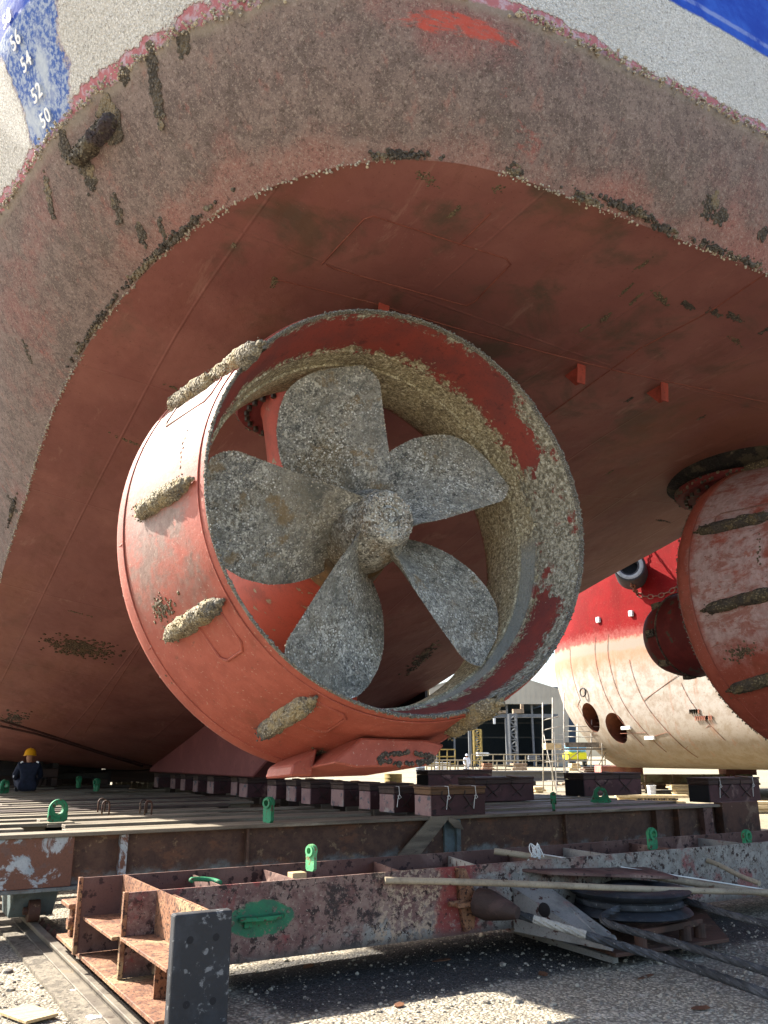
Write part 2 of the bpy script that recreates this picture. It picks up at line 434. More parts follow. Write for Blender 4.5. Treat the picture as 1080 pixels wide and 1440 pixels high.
# zinc strip low on the port bottom (the dark knuckle lines at the left)
# ---- welded seams and the bolted patch on the bottom
def hull_line(pts, r=.006, n=26, off=.0):
    o = []
    for (a, b) in zip(pts, pts[1:]):
        for k in range(n):
            t = k / n; p = onhull(a[0] + (b[0] - a[0]) * t, a[1] + (b[1] - a[1]) * t)
            if p: o.append(p + hulln(p) * off)
    p = onhull(*pts[-1])
    if p: o.append(p + hulln(p) * off)
    return o
M['seam'] = worn('weld_bead_paint', '#7d463a', '#6f3b31', '#8d7668', 6, rnd=False, ssc=30)
SEAMS = [[(452, 372), (512, 308), (525, 304), (712, 364), (718, 372), (668, 424), (655, 430), (470, 378), (458, 372)],
         [(380, 391), (520, 425), (650, 464), (760, 494), (860, 520)], [(1078, 384), (1000, 437), (900, 490), (765, 588)],
         [(690, 300), (645, 345)], [(120, 1030), (200, 905), (235, 850)], [(860, 520), (1078, 566)]]
for s in SEAMS:
    P = hull_line(s); mb = MB()
    if len(P) > 3: mb.tube(P, .007, 5); wbuild(mb, 'weld_seam', M['seam'], TUG, smooth='all')
M['strake'] = worn('dark_bilge_strake', '#3f2522', '#4a2c28', '#2b1a18', 5, rnd=False)
for s in ([(0, 1012), (60, 1030), (150, 1060), (222, 1079)], [(0, 1020), (50, 1031), (110, 1049), (200, 1077)]):
    P = hull_line(s); mb = MB(); mb.tube(P, .035, 6); wbuild(mb, 'bilge_strake', M['strake'], TUG, smooth='all')
# ---- stain-like growths on the bottom
def clump(px, py, lx, ly, n, sz, mat, flat=.35, ang=0, side=False, name='fouling_patch'):
    """patch of growth lx by ly metres, long axis turned by ang in the surface"""
    if side: p, tf, tu, nn = side_at(px, py)
    else:
        p = onhull(px, py)
        if p is None: return
        nn = hulln(p); tf = V((0, 1, 0)); tf = (tf - nn * tf.dot(nn)).normalized(); tu = nn.cross(tf)
    ca, sa = math.cos(ang), math.sin(ang); a = tf * ca + tu * sa; b = tu * ca - tf * sa
    mb = MB()
    for k in range(n):
        u, v = RND.gauss(0, .42), RND.gauss(0, .42)
        u = max(-1, min(1, u)); v = max(-1, min(1, v))
        q = p + a * (u * lx / 2) + b * (v * ly / 2)
        if not side: q.z = zb(q.x, q.y)
        mb.lump(q + nn * sz * .1, sz * RND.uniform(.5, 1.2), nn, flat)
    return tag(wbuild(mb, name, mat, TUG), kind='stuff')
for (px, py, lx, ly, n, sz, k, ang) in [
    (385, 398, .16, .05, 26, .016, 'crust_pale', .3), (640, 297, .18, .03, 26, .013, 'crust_pale', 0), (880, 408, .2, .03, 40, .012, 'crust_pale', .2),
    (895, 420, .22, .03, 40, .012, 'crust_pale', .2), (852, 447, .16, .07, 40, .013, 'crust_pale', .1), (820, 462, .18, .03, 30, .012, 'crust_pale', 0),
    (930, 420, .34, .07, 60, .015, 'crust_pale', 1.3), (968, 430, .2, .06, 50, .016, 'crust_dark', 1.4), (1005, 440, .24, .08, 50, .016, 'crust_dark', 1.4),
    (1032, 446, .28, .08, 60, .016, 'crust_dark', 1.4), (1035, 480, .3, .06, 40, .012, 'crust_pale', 1.3), (1075, 465, .2, .05, 30, .014, 'crust_dark', .2),
    (885, 562, .16, .04, 30, .013, 'crust_dark', 0), (858, 664, .12, .04, 20, .014, 'crust_pale', 0), (985, 588, .16, .04, 26, .013, 'crust_dark', 0),
    (930, 732, .45, .05, 40, .015, 'crust_dark', 1.45), (600, 250, .3, .1, 50, .010, 'crust_pale', 1.3), (905, 372, .22, .05, 40, .011, 'crust_pale', 0),
    (114, 911, 1.25, .75, 420, .03, 'crust_tan', 1.57), (20, 1010, 1.3, .5, 120, .03, 'crust_dark', 0), (180, 620, .5, .05, 40, .014, 'crust_pale', 1.4), (250, 548, .3, .04, 30, .013, 'crust_pale', 1.4),
    (590, 928, 2.0, .35, 160, .035, 'crust_dark', .2), (110, 862, .5, .05, 24, .014, 'crust_pale', 1.5), (700, 265, .1, .08, 30, .009, 'crust_pale', 0), (330, 345, .06, .04, 14, .014, 'crust_dark', 0)]:
    clump(px, py, lx, ly, n, sz, M[k], .3, ang)
# ---- growth on the plating band
for (px, py, lx, ly, n, sz, ang) in [(215, 120, .09, .5, 110, .03, .1), (70, 275, .10, .36, 80, .026, .3), (165, 292, .1, .2, 44, .024, .3), (128, 252, .13, .2, 60, .028, .2), (203, 330, .1, .2, 60, .024, .3),
    (225, 325, .05, .2, 34, .02, .3), (158, 175, .22, .28, 200, .04, 0), (92, 205, .1, .2, 70, .032, .2), (118, 232, .14, .12, 70, .034, 0), (260, 62, .12, .16, 50, .022, 0), (178, 108, .12, .1, 40, .022, 0),
    (1000, 290, .16, .2, 60, .02, .2), (1015, 300, .12, .12, 50, .02, 0), (1075, 330, .1, .1, 40, .02, 0), (40, 500, .1, .3, 30, .018, .3), (20, 715, .15, .3, 40, .02, .3)]:
    clump(px, py, lx, ly, n, sz, M['crust_dark'], .22, ang, True)
# crust lines along chine and waterline
def edge_crust(j, i0, i1, dens, sz, mat, jit, name, keep=None):
    mb = MB()
    for i in range(i0, i1):
        a, b = ROWS[i][j], ROWS[i + 1][j]
        for _ in range(max(1, int((b - a).length * dens))):
            p = a.lerp(b, RND.random())
            for s in (1, -1):
                if s < 0 and i > NS * 3: continue
                q = V((p.x * s, p.y, p.z)) + V((RND.gauss(0, jit), RND.gauss(0, jit), RND.gauss(0, jit)))
                if keep and not keep(q): continue
                mb.lump(q, sz * RND.uniform(.4, 1.3))
    return tag(wbuild(mb, name, mat, TUG), kind='stuff')
edge_crust(0, 0, NS * 13, 110, .009, M['crust'], .012, 'chine_barnacles', lambda q: noise.noise(q * 1.7) > -.25)
edge_crust(8, 0, NS * 12, 190, .012, M['crust'], .02, 'waterline_barnacles', lambda q: noise.noise(q * 2.1) > -.4)
for (px, py, n, r) in [(568, 219, 60, .2), (828, 280, 46, .12), (880, 297, 90, .26), (935, 320, 50, .14), (1000, 350, 40, .2), (720, 240, 20, .06), (245, 340, 120, .42), (140, 470, 110, .5), (205, 385, 60, .3), (18, 720, 60, .35), (1050, 370, 40, .2)]:
    p, tf, tu, nn = side_at(px, py, 0, 2); mb = MB()
    for _ in range(n * 2):
        mb.lump(p + tf * RND.gauss(0, r / 2) + tu * abs(RND.gauss(0, .02)) + V((0, 0, RND.gauss(-.006, .009))), .017 * RND.uniform(.3, 1.2))
    tag(wbuild(mb, 'fouling_patch', M['crust_dark'], TUG), kind='stuff')
# ---- sacrificial anode bolted on the quarter
def rod_anode(mb, p, a, n, ln, w, h, seed=0):
    """lumpy rounded bar at p, along a, standing on a surface of normal n"""
    b = a.cross(n).normalized(); rows = []; N = 22; K = 12
    for i in range(N + 1):
        t = i / N * 2 - 1; e = max(.0, 1 - abs(t) ** 7) ** .5 if abs(t) < 1 else 0
        r = []
        for k in range(K + 1):
            g = math.pi * (k / K * 1.24 - .12); nz = noise.noise(V((t * 4 + seed, k * .7, seed * 1.7))) * .30 + noise.noise(V((t * 13 + seed, k * 1.6, 3))) * .12
            rr = e * (1 + nz)
            r.append(p + a * (t * ln / 2) + b * (math.cos(g) * w / 2 * rr) + n * (math.sin(g) * h * rr))
        rows.append(r)
    mb.grid(rows)
    for _ in range(110):
        t = RND.uniform(-.95, .95); g = RND.uniform(.2, 2.94)
        mb.lump(p + a * (t * ln / 2) + b * (math.cos(g) * w / 2) + n * (math.sin(g) * h), w * RND.uniform(.02, .065))
p, tf, tu, n = side_at(140, 195)
mb = MB(); a = (tf * .9 - tu * .15).normalized()
p1, p2 = side_at(104, 228)[0], side_at(168, 165)[0]; a = (p2 - p1).normalized()
rod_anode(mb, (p1 + p2) / 2, a, n, (p2 - p1).length, .15, .1, 3.3)
wbuild(mb, 'anode', M['anode_dark'], TUG, smooth='all')
# ---- bracket lugs under the stern
M['lug_red'] = worn('bracket_paint', '#964033', '#7d3428', '#5a2a22', 5, rnd=False)
for (px, py, h) in [(530, 437, .30), (806, 520, .22), (922, 545, .22)]:
    p = onhull(px, py); nn = hulln(p); s = V((1, 0, 0)); f = V((0, 1, 0)); mb = MB()
    # web plate running fore and aft, with a face flange on its aft edge
    mb.prism([p + f * .16 - nn * .03, p - f * .10 - nn * .03, p - f * .06 + nn * h * .8, p + f * .0 + nn * h * .8], s * .018)
    mb.prism([p - f * .105 - nn * .03 - s * .045, p - f * .06 + nn * h * .82 - s * .045, p - f * .06 + nn * h * .82 + s * .06, p - f * .105 - nn * .03 + s * .06], f * -.014)
    wbuild(mb, 'bracket_lug', M['lug_red'], TUG, bevel=.003)
# ---- draught marks, painted characters on the port quarter
M['white_paint'] = plain('white_mark_paint', '#e6e6e2', .6, var=.15)
for txt, px, py in [('58', 12, 25), ('56', 28, 58), ('54', 41, 92), ('52', 53, 130), ('50', 66, 166)]:
    p, tf, tu, n = side_at(px, py, 8, 18)
    c = bpy.data.curves.new('draught_mark', 'FONT'); c.body = txt; c.size = .15; c.align_x = 'CENTER'; c.align_y = 'CENTER'; c.extrude = .003; c.space_character = 1.1; c.offset = .002
    o = bpy.data.objects.new('tmp', c); COL.objects.link(o)
    me = bpy.data.meshes.new_from_object(o.evaluated_get(bpy.context.evaluated_depsgraph_get())); bpy.data.objects.remove(o)
    me.materials.clear(); me.materials.append(M['white_paint'])
    xx = -tf; zz = n; yy = zz.cross(xx).normalized(); xx = yy.cross(zz)
    if yy.z < 0: yy = -yy; xx = -xx
    mt = Matrix((xx, yy, zz)).transposed().to_4x4(); mt.translation = p + n * .016
    me.transform(mt)
    o = bpy.data.objects.new('draught_mark', me); COL.objects.link(o); o.parent = TUG; o.location = -TUG.location
# =================================================================== THRUSTERS
YAW, TILT = 0.075, 0.055
def nozzle_out(y): return 1.466 + (1.735 - 1.466) * min(1, max(0, y / 1.22)) ** .92
def nozzle_mat(nm='worn_nozzle_paint', pa='#75655b', pb='#5f4f46'):
    m = Mat(nm, .6, True)
    x, y, z = m.xyz()
    r = m.math('SQRT', m.math('ADD', m.mul(x, x), m.mul(z, z)))
    big = m.noise(1.5, 7, .65); mid = m.noise(6, 6, .7); fine = m.noise(45, 4, .65)
    red = m.mix(m.ss(mid, .38, .64), lin('#8d4536'), lin('#9a4f3f'))
    red = m.mix(m.mul(m.ss(m.noise(2.3, 6, .65), .56, .68), .5), red, lin('#6d3a28'))
    # pale worn primer in large plates, keeping red borders
    zf = m.ss(m.math('ADD', z, m.mul(m.math('SUBTRACT', mid, .5), 1.1)), -.95, -.4)
    yf = m.mul(m.ss(m.math('ADD', y, m.mul(m.math('SUBTRACT', mid, .5), .5)), .16, .3), m.ss(m.math('ADD', y, m.mul(m.math('SUBTRACT', mid, .5), .3)), 1.22, 1.08))
    pale = m.mul(zf, yf)
    pale = m.mul(pale, m.ss(m.noise(3.2, 7, .7, (1, .5, 1)), .33, .5))
    pr = m.mix(m.ss(m.noise(16, 5, .7), .4, .62), lin(pa), lin(pb))
    pr = m.mix(m.mul(m.ss(m.noise(9, 5, .72), .58, .66), .8), pr, lin('#96594a'))
    pr = m.mix(m.mul(m.ss(m.noise(5, 7, .75, (1, .4, 1), .6), .50, .60), .75), pr, lin('#8a5143')); pr = m.mix(m.mul(m.ss(m.noise(26, 4, .75, (1, .3, 1)), .60, .68), .7), pr, lin('#5d4a3e'))
    c = m.mix(m.mul(pale, .85), red, pr)
    c = m.mix(m.mul(m.ss(fine, .62, .70), .6), c, lin('#b09c8a'))
    c = m.mix(m.mul(m.ss(fine, .37, .30), .4), c, lin('#4a2a20'))
    c = m.mix(m.mul(m.ss(m.noise(28, 3, .6, (1, .25, 1)), .66, .72), .5), c, lin('#5a4032'))
    m.bump(m.noise(24, 6, .7), .35, .01)
    return m.out(c)
def nozzle_in_mat():
    m = Mat('fouled_nozzle_bore', .75, False)
    x, y, z = m.xyz()
    n1 = m.noise(2.2, 7, .7); n2 = m.noise(9, 6, .7); v = m.vor(48)
    ang = m.math('ARCTAN2', z, x)
    red = m.mix(m.ss(n1, .4, .65), lin('#83382e'), lin('#6c3530'))
    red = m.mix(m.mul(m.ss(m.noise(6, 6, .72), .58, .66), .6), red, lin('#4c241e'))
    foul = m.mix(m.ss(v, .12, .6), lin('#b5aa8c'), lin('#857a60'))
    foul = m.mix(m.ss(n2, .44, .62), foul, lin('#968a6a'))
    foul = m.mix(m.mul(m.ss(m.noise(3.1, 6, .7), .55, .64), .6), foul, lin('#665b48'))
    fz = m.noise(36, 4, .72, dist=.6); foul = m.mix(m.mul(m.ss(fz, .52, .62), .85), foul, lin('#d0c8ac')); foul = m.mix(m.mul(m.ss(fz, .46, .36), .85), foul, lin('#453e30'))
    pale = (None
    ) if False else m.mix(m.ss(m.noise(26, 5, .72), .42, .6), lin('#6e6856'), lin('#aaa48f'))
    # bands along the bore: rim belt, clean red paint, throat strip
    yw = m.math('ADD', y, m.mul(m.math('SUBTRACT', n2, .5), .26))
    fzz = m.noise(30, 5, .75); yw = m.math('ADD', yw, m.mul(m.math('SUBTRACT', n1, .5), .25)); yw = m.math('ADD', yw, m.mul(m.math('SUBTRACT', fzz, .5), .34))
    throat = m.mul(m.ss(yw, .40, .45), m.ss(yw, 1.28, 1.18))
    zr = m.mul(m.ss(m.math('ADD', z, m.mul(m.math('SUBTRACT', n1, .5), .8)), .62, .48), m.ss(m.math('ADD', z, m.mul(m.math('SUBTRACT', n1, .5), .8)), -.52, -.38))
    zr = m.mul(zr, m.ss(x, .6, .8))
    zt = m.mul(m.ss(m.math('ADD', z, m.mul(m.math('SUBTRACT', n1, .5), .6)), 1.16, .95), m.ss(x, .3, .5))
    # rim growth reaches inwards on the side that stays under water
    lim = m.math('ADD', .03, m.math('ADD', m.mul(zr, .33), m.mul(zt, .10)))
    rim = m.mul(m.ss(m.math('SUBTRACT', yw, lim), .02, -.02), m.ss(m.noise(4.5, 7, .75), .36, .44))
    pale = m.mix(m.mul(m.ss(fz, .45, .35), .8), pale, lin('#4d483c')); pale = m.mix(m.mul(m.ss(fz, .55, .64), .7), pale, lin('#d3cfbe'))
    c = m.mix(throat, red, foul)
    c = m.mix(rim, c, pale)
    strip = m.mul(m.mul(m.ss(y, .44, .47), m.ss(y, .66, .63)), m.ss(z, .1, -.15))
    c = m.mix(m.mul(strip, .85), c, lin('#8d9089'))
    c = m.mix(m.mul(m.ss(m.noise(70, 3), .58, .7), .5), c, lin('#2c2822'))
    m.bump(m.math('SUBTRACT', 1.0, m.mul(v, m.math('ADD', throat, rim))), .7, .018)
    m.bump(n2, .25, .02)
    return m.out(c)
def blade_mat(hub=False):
    m = Mat('barnacled_bronze_hub' if hub else 'barnacled_bronze', .8, True)
    n0 = m.noise(1.6, 7, .7); n1 = m.noise(4.5, 7, .72, dist=.4); f1 = m.noise(34, 4, .7, dist=.6); f2 = m.noise(72, 3, .7); v = m.vor(40)
    c = m.mix(m.ss(n1, .38, .62), lin('#7c7b74'), lin('#989488'))
    c = m.mix(m.mul(m.ss(n0, .48, .64), .8), c, lin('#7c6d50'))
    if hub: c = m.mix(m.mul(m.ss(m.noise(3, 5, .7), .45, .6), .8), c, lin('#6b5434'))
    c = m.mix(m.mul(m.ss(f1, .50, .60), .75), c, lin('#a9a593'))
    c = m.mix(m.mul(m.ss(f1, .47, .38), .8), c, lin('#4c4a42'))
    c = m.mix(m.mul(m.mul(m.ss(v, .36, .20), m.ss(m.noise(9, 4, .7), .44, .54)), .95), c, lin('#ece9de'))
    f0 = m.noise(15, 4, .6, dist=1.5); c = m.mix(m.mul(m.ss(f0, .57, .62), .8), c, lin('#cdc8b8')); c = m.mix(m.mul(m.ss(f0, .40, .35), .8), c, lin('#3f3d37'))
    c = m.mix(m.mul(m.ss(f2, .56, .66), .7), c, lin('#dad6c8'))
    c = m.mix(m.mul(m.ss(f2, .44, .34), .8), c, lin('#33312c'))
    c = m.mix(m.mul(m.ss(m.noise(7, 6, .75), .58, .66), .6), c, lin('#3b3a36'))
    den = m.ss(m.noise(1.1, 5, .65, dist=.4), .36, .56); c = m.mix(m.math('SUBTRACT', .62, m.mul(den, .62)), c, m.mix(m.ss(m.noise(8, 6, .75, (1, 1, .4)), .42, .6), lin('#6d6a60'), lin('#8d8675')))
    # smoother, slimed and scraped areas between the barnacles
    sm = m.mul(m.ss(m.noise(1.9, 6, .7, dist=.5), .53, .63), .6)
    c = m.mix(sm, c, m.mix(m.ss(n1, .4, .6), lin('#56564f'), lin('#736d5f')))
    c = m.mix(m.mul(m.ss(m.noise(2.6, 7, .75), .58, .66), .6), c, lin('#8a6f44'))
    c = m.mix(m.mul(m.ss(m.noise(6, 7, .8, (1, 1, .25), .8), .63, .70), .6), c, lin('#bdbcb4'))
    m.bump(f1, .9, .02); m.bump(f2, .6, .01); return m.out(c)
M['crust_black'] = crust_mat('blackened_seal', '#2c2825', '#171514', '#231f1c', 30, '#4a4234'); M['nozzle'] = nozzle_mat(); M['nozzle_shade'] = nozzle_mat('shade_lightened_nozzle_paint', '#b7a29e', '#a08a86'); M['bore'] = nozzle_in_mat(); M['blade'] = blade_mat(); M['blade_hub'] = blade_mat(True)  # second nozzle: same worn paint, primer lightened to offset its shade
M['blade_scraped'] = worn('scraped_bronze', '#5c6468', '#7b8182', '#b9b8ae', 5, ssc=24, third='#5d4d33')
M['hub_brown'] = worn('rusty_hub', '#5b4a35', '#74593a', '#a39877', 6, ssc=30, third='#7e4d28')
M['rimcrust'] = crust_mat('rim_growth', '#a5a195', '#5f5b52', '#817b6c', 70)
M['pod'] = worn('thruster_pod_paint', '#9c4030', '#83382b', '#7d7059', 3, ssc=6, spk=(.62, .66), third='#a3462f')
M['pod_dark'] = worn('pod_cap_paint', '#60201f', '#6f2826', '#4f463a', 3, ssc=6, spk=(.6, .64))
M['zinc'] = plain('zinc_cap', '#8d8f90', .5)
M['bolt'] = plain('bolt_steel', '#3c342c', .6)
ANG = {}
def build_thruster(first):
    T = thing('azimuth_thruster', 'nearest thruster, red nozzle ring with five bladed barnacled propeller facing the viewer' if first else
              'second thruster at the right, pinkish grey nozzle seen from its side with round pod end',
              'thruster', (-2.92, -1.8, 3.29) if first else (3.22, -1.74, 3.40), 'thrusters under the tug stern', (-TILT, 0, -YAW if first else -.16))
    # nozzle shell: closed profile turned round the shaft
    prof = [(nozzle_out(y), y) for y in (0, .06, .2, .35, .5, .65, .8, .95, 1.1, 1.2)]
    prof += [(1.747, 1.28), (1.742, 1.335), (1.715, 1.38), (1.67, 1.405), (1.61, 1.41), (1.54, 1.385), (1.47, 1.33), (1.40, 1.22), (1.36, 1.08), (1.338, .9), (1.335, .66)]
    prof += [(1.335, .655), (1.352, .65), (1.358, .45), (1.372, .447), (1.395, .3), (1.42, .15), (1.44, .02), (1.448, -.008), (1.461, -.008)]
    mb = MB(); n = 128
    mb.lathe(prof, n=n, closed=True)
    nf = len(prof)
    mats = []
    for j in range(nf):
        y0, r0 = prof[j][1], prof[j][0]
        mi = 0 if j < 14 else (2 if j >= nf - 3 else 1)
        mats += [mi] * n
    mb.mi = mats
    # slight unevenness of the old plate
    mb.v = [tuple(V(v) * 1.0 + V((v[0], 0, v[2])).normalized() * (.007 * noise.noise(V(v) * 1.6))) for v in mb.v]
    noz = mb.build('nozzle', [M['nozzle'] if first else M['nozzle_shade'], M['bore'], M['rimcrust']], T, smooth=True)
    P = lambda th, y, h=0.: V((math.cos(th) * (nozzle_out(y) + h), y, math.sin(th) * (nozzle_out(y) + h)))
    # growth on both edges
    mb = MB()
    for k in range(1500):
        th = RND.random() * 6.283
        d = noise.noise(V((math.cos(th) * 2, math.sin(th) * 2, 5)))
        if d < -.35 and RND.random() < .7: continue
        mb.lump((math.cos(th) * (1.455 + RND.gauss(0, .005)), RND.gauss(-.004, .006), math.sin(th) * (1.455 + RND.gauss(0, .005))), RND.uniform(.004, .011))
    for k in range(1100):
        th = RND.random() * 6.283
        y = 1.37 + RND.gauss(0, .012)
        mb.lump((math.cos(th) * 1.722, y, math.sin(th) * 1.722), RND.uniform(.004, .012))
    tag(mb.build('rim_growth', M['rimcrust'], noz), kind='stuff')
    # weld beads: ring near the inlet edge, short axial seams, welded doublers
    mb = MB()
    mb.tube([P(2 * math.pi * k / 120, 1.17, .003) for k in range(121)], .007, 5, cap=False)
    mb.tube([P(2 * math.pi * k / 120, .06, .003) for k in range(121)], .006, 5, cap=False)
    for k in range(14):
        th = k * .449 + .1; mb.tube([P(th, y, .002) for y in (1.17, 1.25, 1.33)], .006, 5)
    for th0, th1, ya, yb in [(-2.07, -1.86, .16, .52), (-2.62, -2.38, .2, .5), (2.6, 2.75, .2, .9), (-1.2, -1.0, .15, .5)]:
        c = [P(th0 + .03, ya), P(th0, ya + .05), P(th0, yb - .05), P(th0 + .03, yb), P(th1 - .03, yb), P(th1, yb - .05), P(th1, ya + .05), P(th1 - .03, ya), P(th0 + .03, ya)]
        mb.tube([p + p * .001 for p in c], .011, 5)
    mb.build('weld_bead', M['nozzle'], noz, smooth='all')
    # anodes: lumpy zinc bars round the shell
    for (th, y, L) in ANODES:
        p = P(th, y, .0); n_ = V((math.cos(th), 0, math.sin(th)))
        a = (P(th, y - .2) - P(th, y + .2)).normalized(); n_ = (n_ - a * n_.dot(a)).normalized()
        mb = MB(); rod_anode(mb, p - n_ * .012, a, n_, L * 1.42, .138, .092, th * 3)
        L *= 1.42; e = p + a * (L / 2 - .01)
        mb.lump(e + n_ * .025 + a * .03, .035, n_, .7); mb.lump(p - a * (L / 2) + n_ * .012, .03, n_, .6)
        mb.tube([p - a * (L / 2 + .05) + n_ * .012, p + a * (L / 2 + .07) + n_ * .012], .012, 6)
        mb.build('anode', M['anode'] if first else M['anode_tan'], T, smooth='all')
    # crusty patches on the shell
    for th, y, lx, ly, k in [(-2.70, .82, .3, .09, 120), (-1.78, .86, .14, .06, 50), (-1.2, .5, .35, .05, 60), (-1.28, .3, .2, .04, 40), (-2.45, 1.28, .1, .06, 30), (2.95, .33, .05, .3, 16)]:
        mb = MB()
        for _ in range(k):
            a, b = RND.gauss(0, .4), RND.gauss(0, .4)
            p = P(th + b * ly / 1.6, y + a * lx / 1.6); mb.lump(p, .014 * RND.uniform(.5, 1.2), V((p.x, 0, p.z)), .45)
        tag(mb.build('crust_patch', M['crust_pale'], T), kind='stuff')
    # foot under the nozzle: a faired wedge with flat sole
    mb = MB()
    R0 = 1.6
    sec = [(-.62, -1.80), (-.50, -1.63), (.34, -1.63), (.62, -1.80), (.5, -1.84), (-.56, -1.84)]
    q0 = [V((x, .34, z)) for x, z in [(-.26, -1.56), (.22, -1.57), (.36, -1.60), (.24, -1.735), (-.30, -1.745), (-.46, -1.715)]]
    q1 = [V((x, 1.33, z)) for x, z in [(-.26, -1.60), (.22, -1.62), (.36, -1.64), (.24, -1.765), (-.30, -1.775), (-.46, -1.745)]]
    n6 = len(q0)
    mb.add(q0 + q1, [tuple(range(n6 - 1, -1, -1)), tuple(range(n6, 2 * n6))] + [(i, (i + 1) % n6, n6 + (i + 1) % n6, n6 + i) for i in range(n6)])
    mb.prism([(-.60, .75, -1.78), (-.44, .75, -1.78), (-.40, .75, -1.60), (-.50, .75, -1.66), (-.58, .75, -1.71)], (0, .5, 0))
    foot = mb.build('foot', M['nozzle'], T, bevel=.012)
    mb = MB()
    for _ in range(120):
        a = RND.random() * 6.283
        mb.lump((.06 + math.cos(a) * .2 + RND.gauss(0, .012), .335, -1.69 + math.sin(a) * .03 + RND.gauss(0, .006)), .017 * RND.uniform(.5, 1.2), V((0, -1, 0)), .6)
    tag(mb.build('sea_chest_growth', M['crust_dark'], foot), kind='stuff')
    # propeller
    PY_ = .57
    hub = MB()
    HB = -.15
    hub.lathe([(r_, y_ + HB) for r_, y_ in [(.001, .50), (.05, .505), (.055, .49), (.085, .515), (.10, .50), (.18, .505), (.202, .525), (.212, .57), (.222, .63), (.27, .70), (.30, .82), (.31, 1.0), (.29, 1.12), (.1, 1.13)]], n=40)
    prop = hub.build('propeller_hub', M['blade_hub'], T, smooth=True)
    mb = MB()
    for _ in range(420):
        a = RND.random() * 6.283; s = RND.random()
        if s < .6:
            r = .185 * math.sqrt(RND.random()); y = .353; nn = V((0, -1, 0))
        else:
            r = .212; y = RND.uniform(.40, .47); nn = V((math.cos(a), 0, math.sin(a)))
        if r < .095: continue
        mb.lump((math.cos(a) * r, y, math.sin(a) * r), RND.uniform(.006, .014), nn, .7)
    tag(mb.build('hub_barnacles', M['crust'], prop), kind='stuff')
    mb = MB(); mb.lathe([(.30, .95), (.33, .97), (.36, 1.1), (.38, 1.2), (.40, 1.3)], n=40)
    mb.build('rope_guard', M['hub_brown'], T, smooth=True)
    R = 1.318
    C = [(.17, .56), (.25, .575), (.35, .60), (.5, .645), (.65, .675), (.78, .67), (.88, .63), (.94, .56), (.975, .46), (.992, .35), (1.0, .26)]
    for b in range(5):
        th = BLADE0 + b * 2 * math.pi / 5
        er = V((math.cos(th), 0, math.sin(th))); et = V((-math.sin(th), 0, math.cos(th))); ey = V((0, 1, 0))
        front, back = [], []
        for i in range(31):
            q = .17 + .83 * (1 - (1 - i / 30) ** 1.35)
            r = q * R; c = lerp1(q, C) * R; phi = math.atan(.98 * 2 * R / (2 * math.pi * max(r, .24)))
            phi = min(phi, math.radians(52))
            tk = .085 * (1 - q) ** 1.3 + .013; edge = R * (-.15 + .18 * q - .07 * q * q + (.09 * ((q - .86) / .14) ** 2 if q > .86 else 0))
            f1, b1 = [], []
            for k in range(17):
                s = (1 - math.cos(math.pi * k / 16)) / 2 - .5
                d = et * math.cos(phi) + ey * math.sin(phi); nn = -ey * math.cos(phi) + et * math.sin(phi)
                u = (s + .5) * c + edge
                a = u * math.cos(phi) / r                     # wrap on the cylinder
                e2 = V((math.cos(th + a), 0, math.sin(th + a)))
                rr = r + (0 if i < 30 else -.05 * (2 * s) ** 2 * .0)
                base = e2 * rr + ey * (PY_ + u * math.sin(phi) - .02 * q)
                th_ = tk * max(0, 1 - (2 * s) ** 2) ** .6
                f1.append(base + nn * (-.010 * (1 - (2 * s) ** 2) + .006 * noise.noise(base * 7))); b1.append(base - nn * th_)
            front.append(f1); back.append(b1)
        mb = MB(); mb.grid(front); mb.grid(back)
        mb.grid([front[-1], back[-1]])
        bl = mb.build('propeller_blade', M['blade'], T, smooth=True)
        mb = MB()
        for _ in range(150):
            i, k = RND.randint(6, 29), RND.randint(1, 15); p = front[i][k].lerp(front[i - 1][k - 1], RND.random())
            mb.lump(p, RND.uniform(.004, .009), -ey, .6)
        for _ in range(60):
            i = RND.randint(4, 30); p = front[i][0 if RND.random() < .5 else 16]
            mb.lump(p, RND.uniform(.003, .006))
        tag(mb.build('blade_barnacles', M['crust'], bl), kind='stuff')
    # gear pod, stem and hull flange
    mb = MB()
    mb.lathe([(.36, 1.2), (.40, 1.25), (.45, 1.5), (.51, 1.9), (.56, 2.3), (.58, 2.7), (.58, 3.2), (.55, 3.40), (.48, 3.58), (.36, 3.71), (.19, 3.78), (.001, 3.80)], n=48)
    pod = mb.build('gear_pod', M['pod'] if first else M['pod_dark'], T, smooth=True)
    mb = MB(); mb.tube([V((math.cos(a * .131) * .585, 3.18, math.sin(a * .131) * .585)) for a in range(49)], .013, 5, cap=False)
    for k in range(8):
        a = k * .785; mb.box((math.cos(a) * .55, 3.30, math.sin(a) * .55), (.1, .16, .1))
    mb.cyl((0, 3.78, .0), (0, 3.89, 0), .03, 10)
    mb.build('pod_bead', M['crust_dark'], pod, smooth=True)
    mb = MB()
    # streamlined stem, chord fore and aft
    rows = []
    for z, rx, ry in [(.2, .3, .52), (.6, .32, .52), (1.1, .36, .52), (1.5, .42, .55), (1.75, .5, .6)]:
        rows.append([V((math.cos(t * .2618) * rx, 1.95 + math.sin(t * .2618) * ry, z)) for t in range(25)])
    mb.grid(rows); stem = mb.build('stem', M['pod'], T, smooth='all')
    mb = MB(); ZF = 1.62 if first else 1.70; RF = .86 if first else 1.03
    c0 = V((0, 2.1 if first else 1.95, 0)); up = V((0, 0, 1))
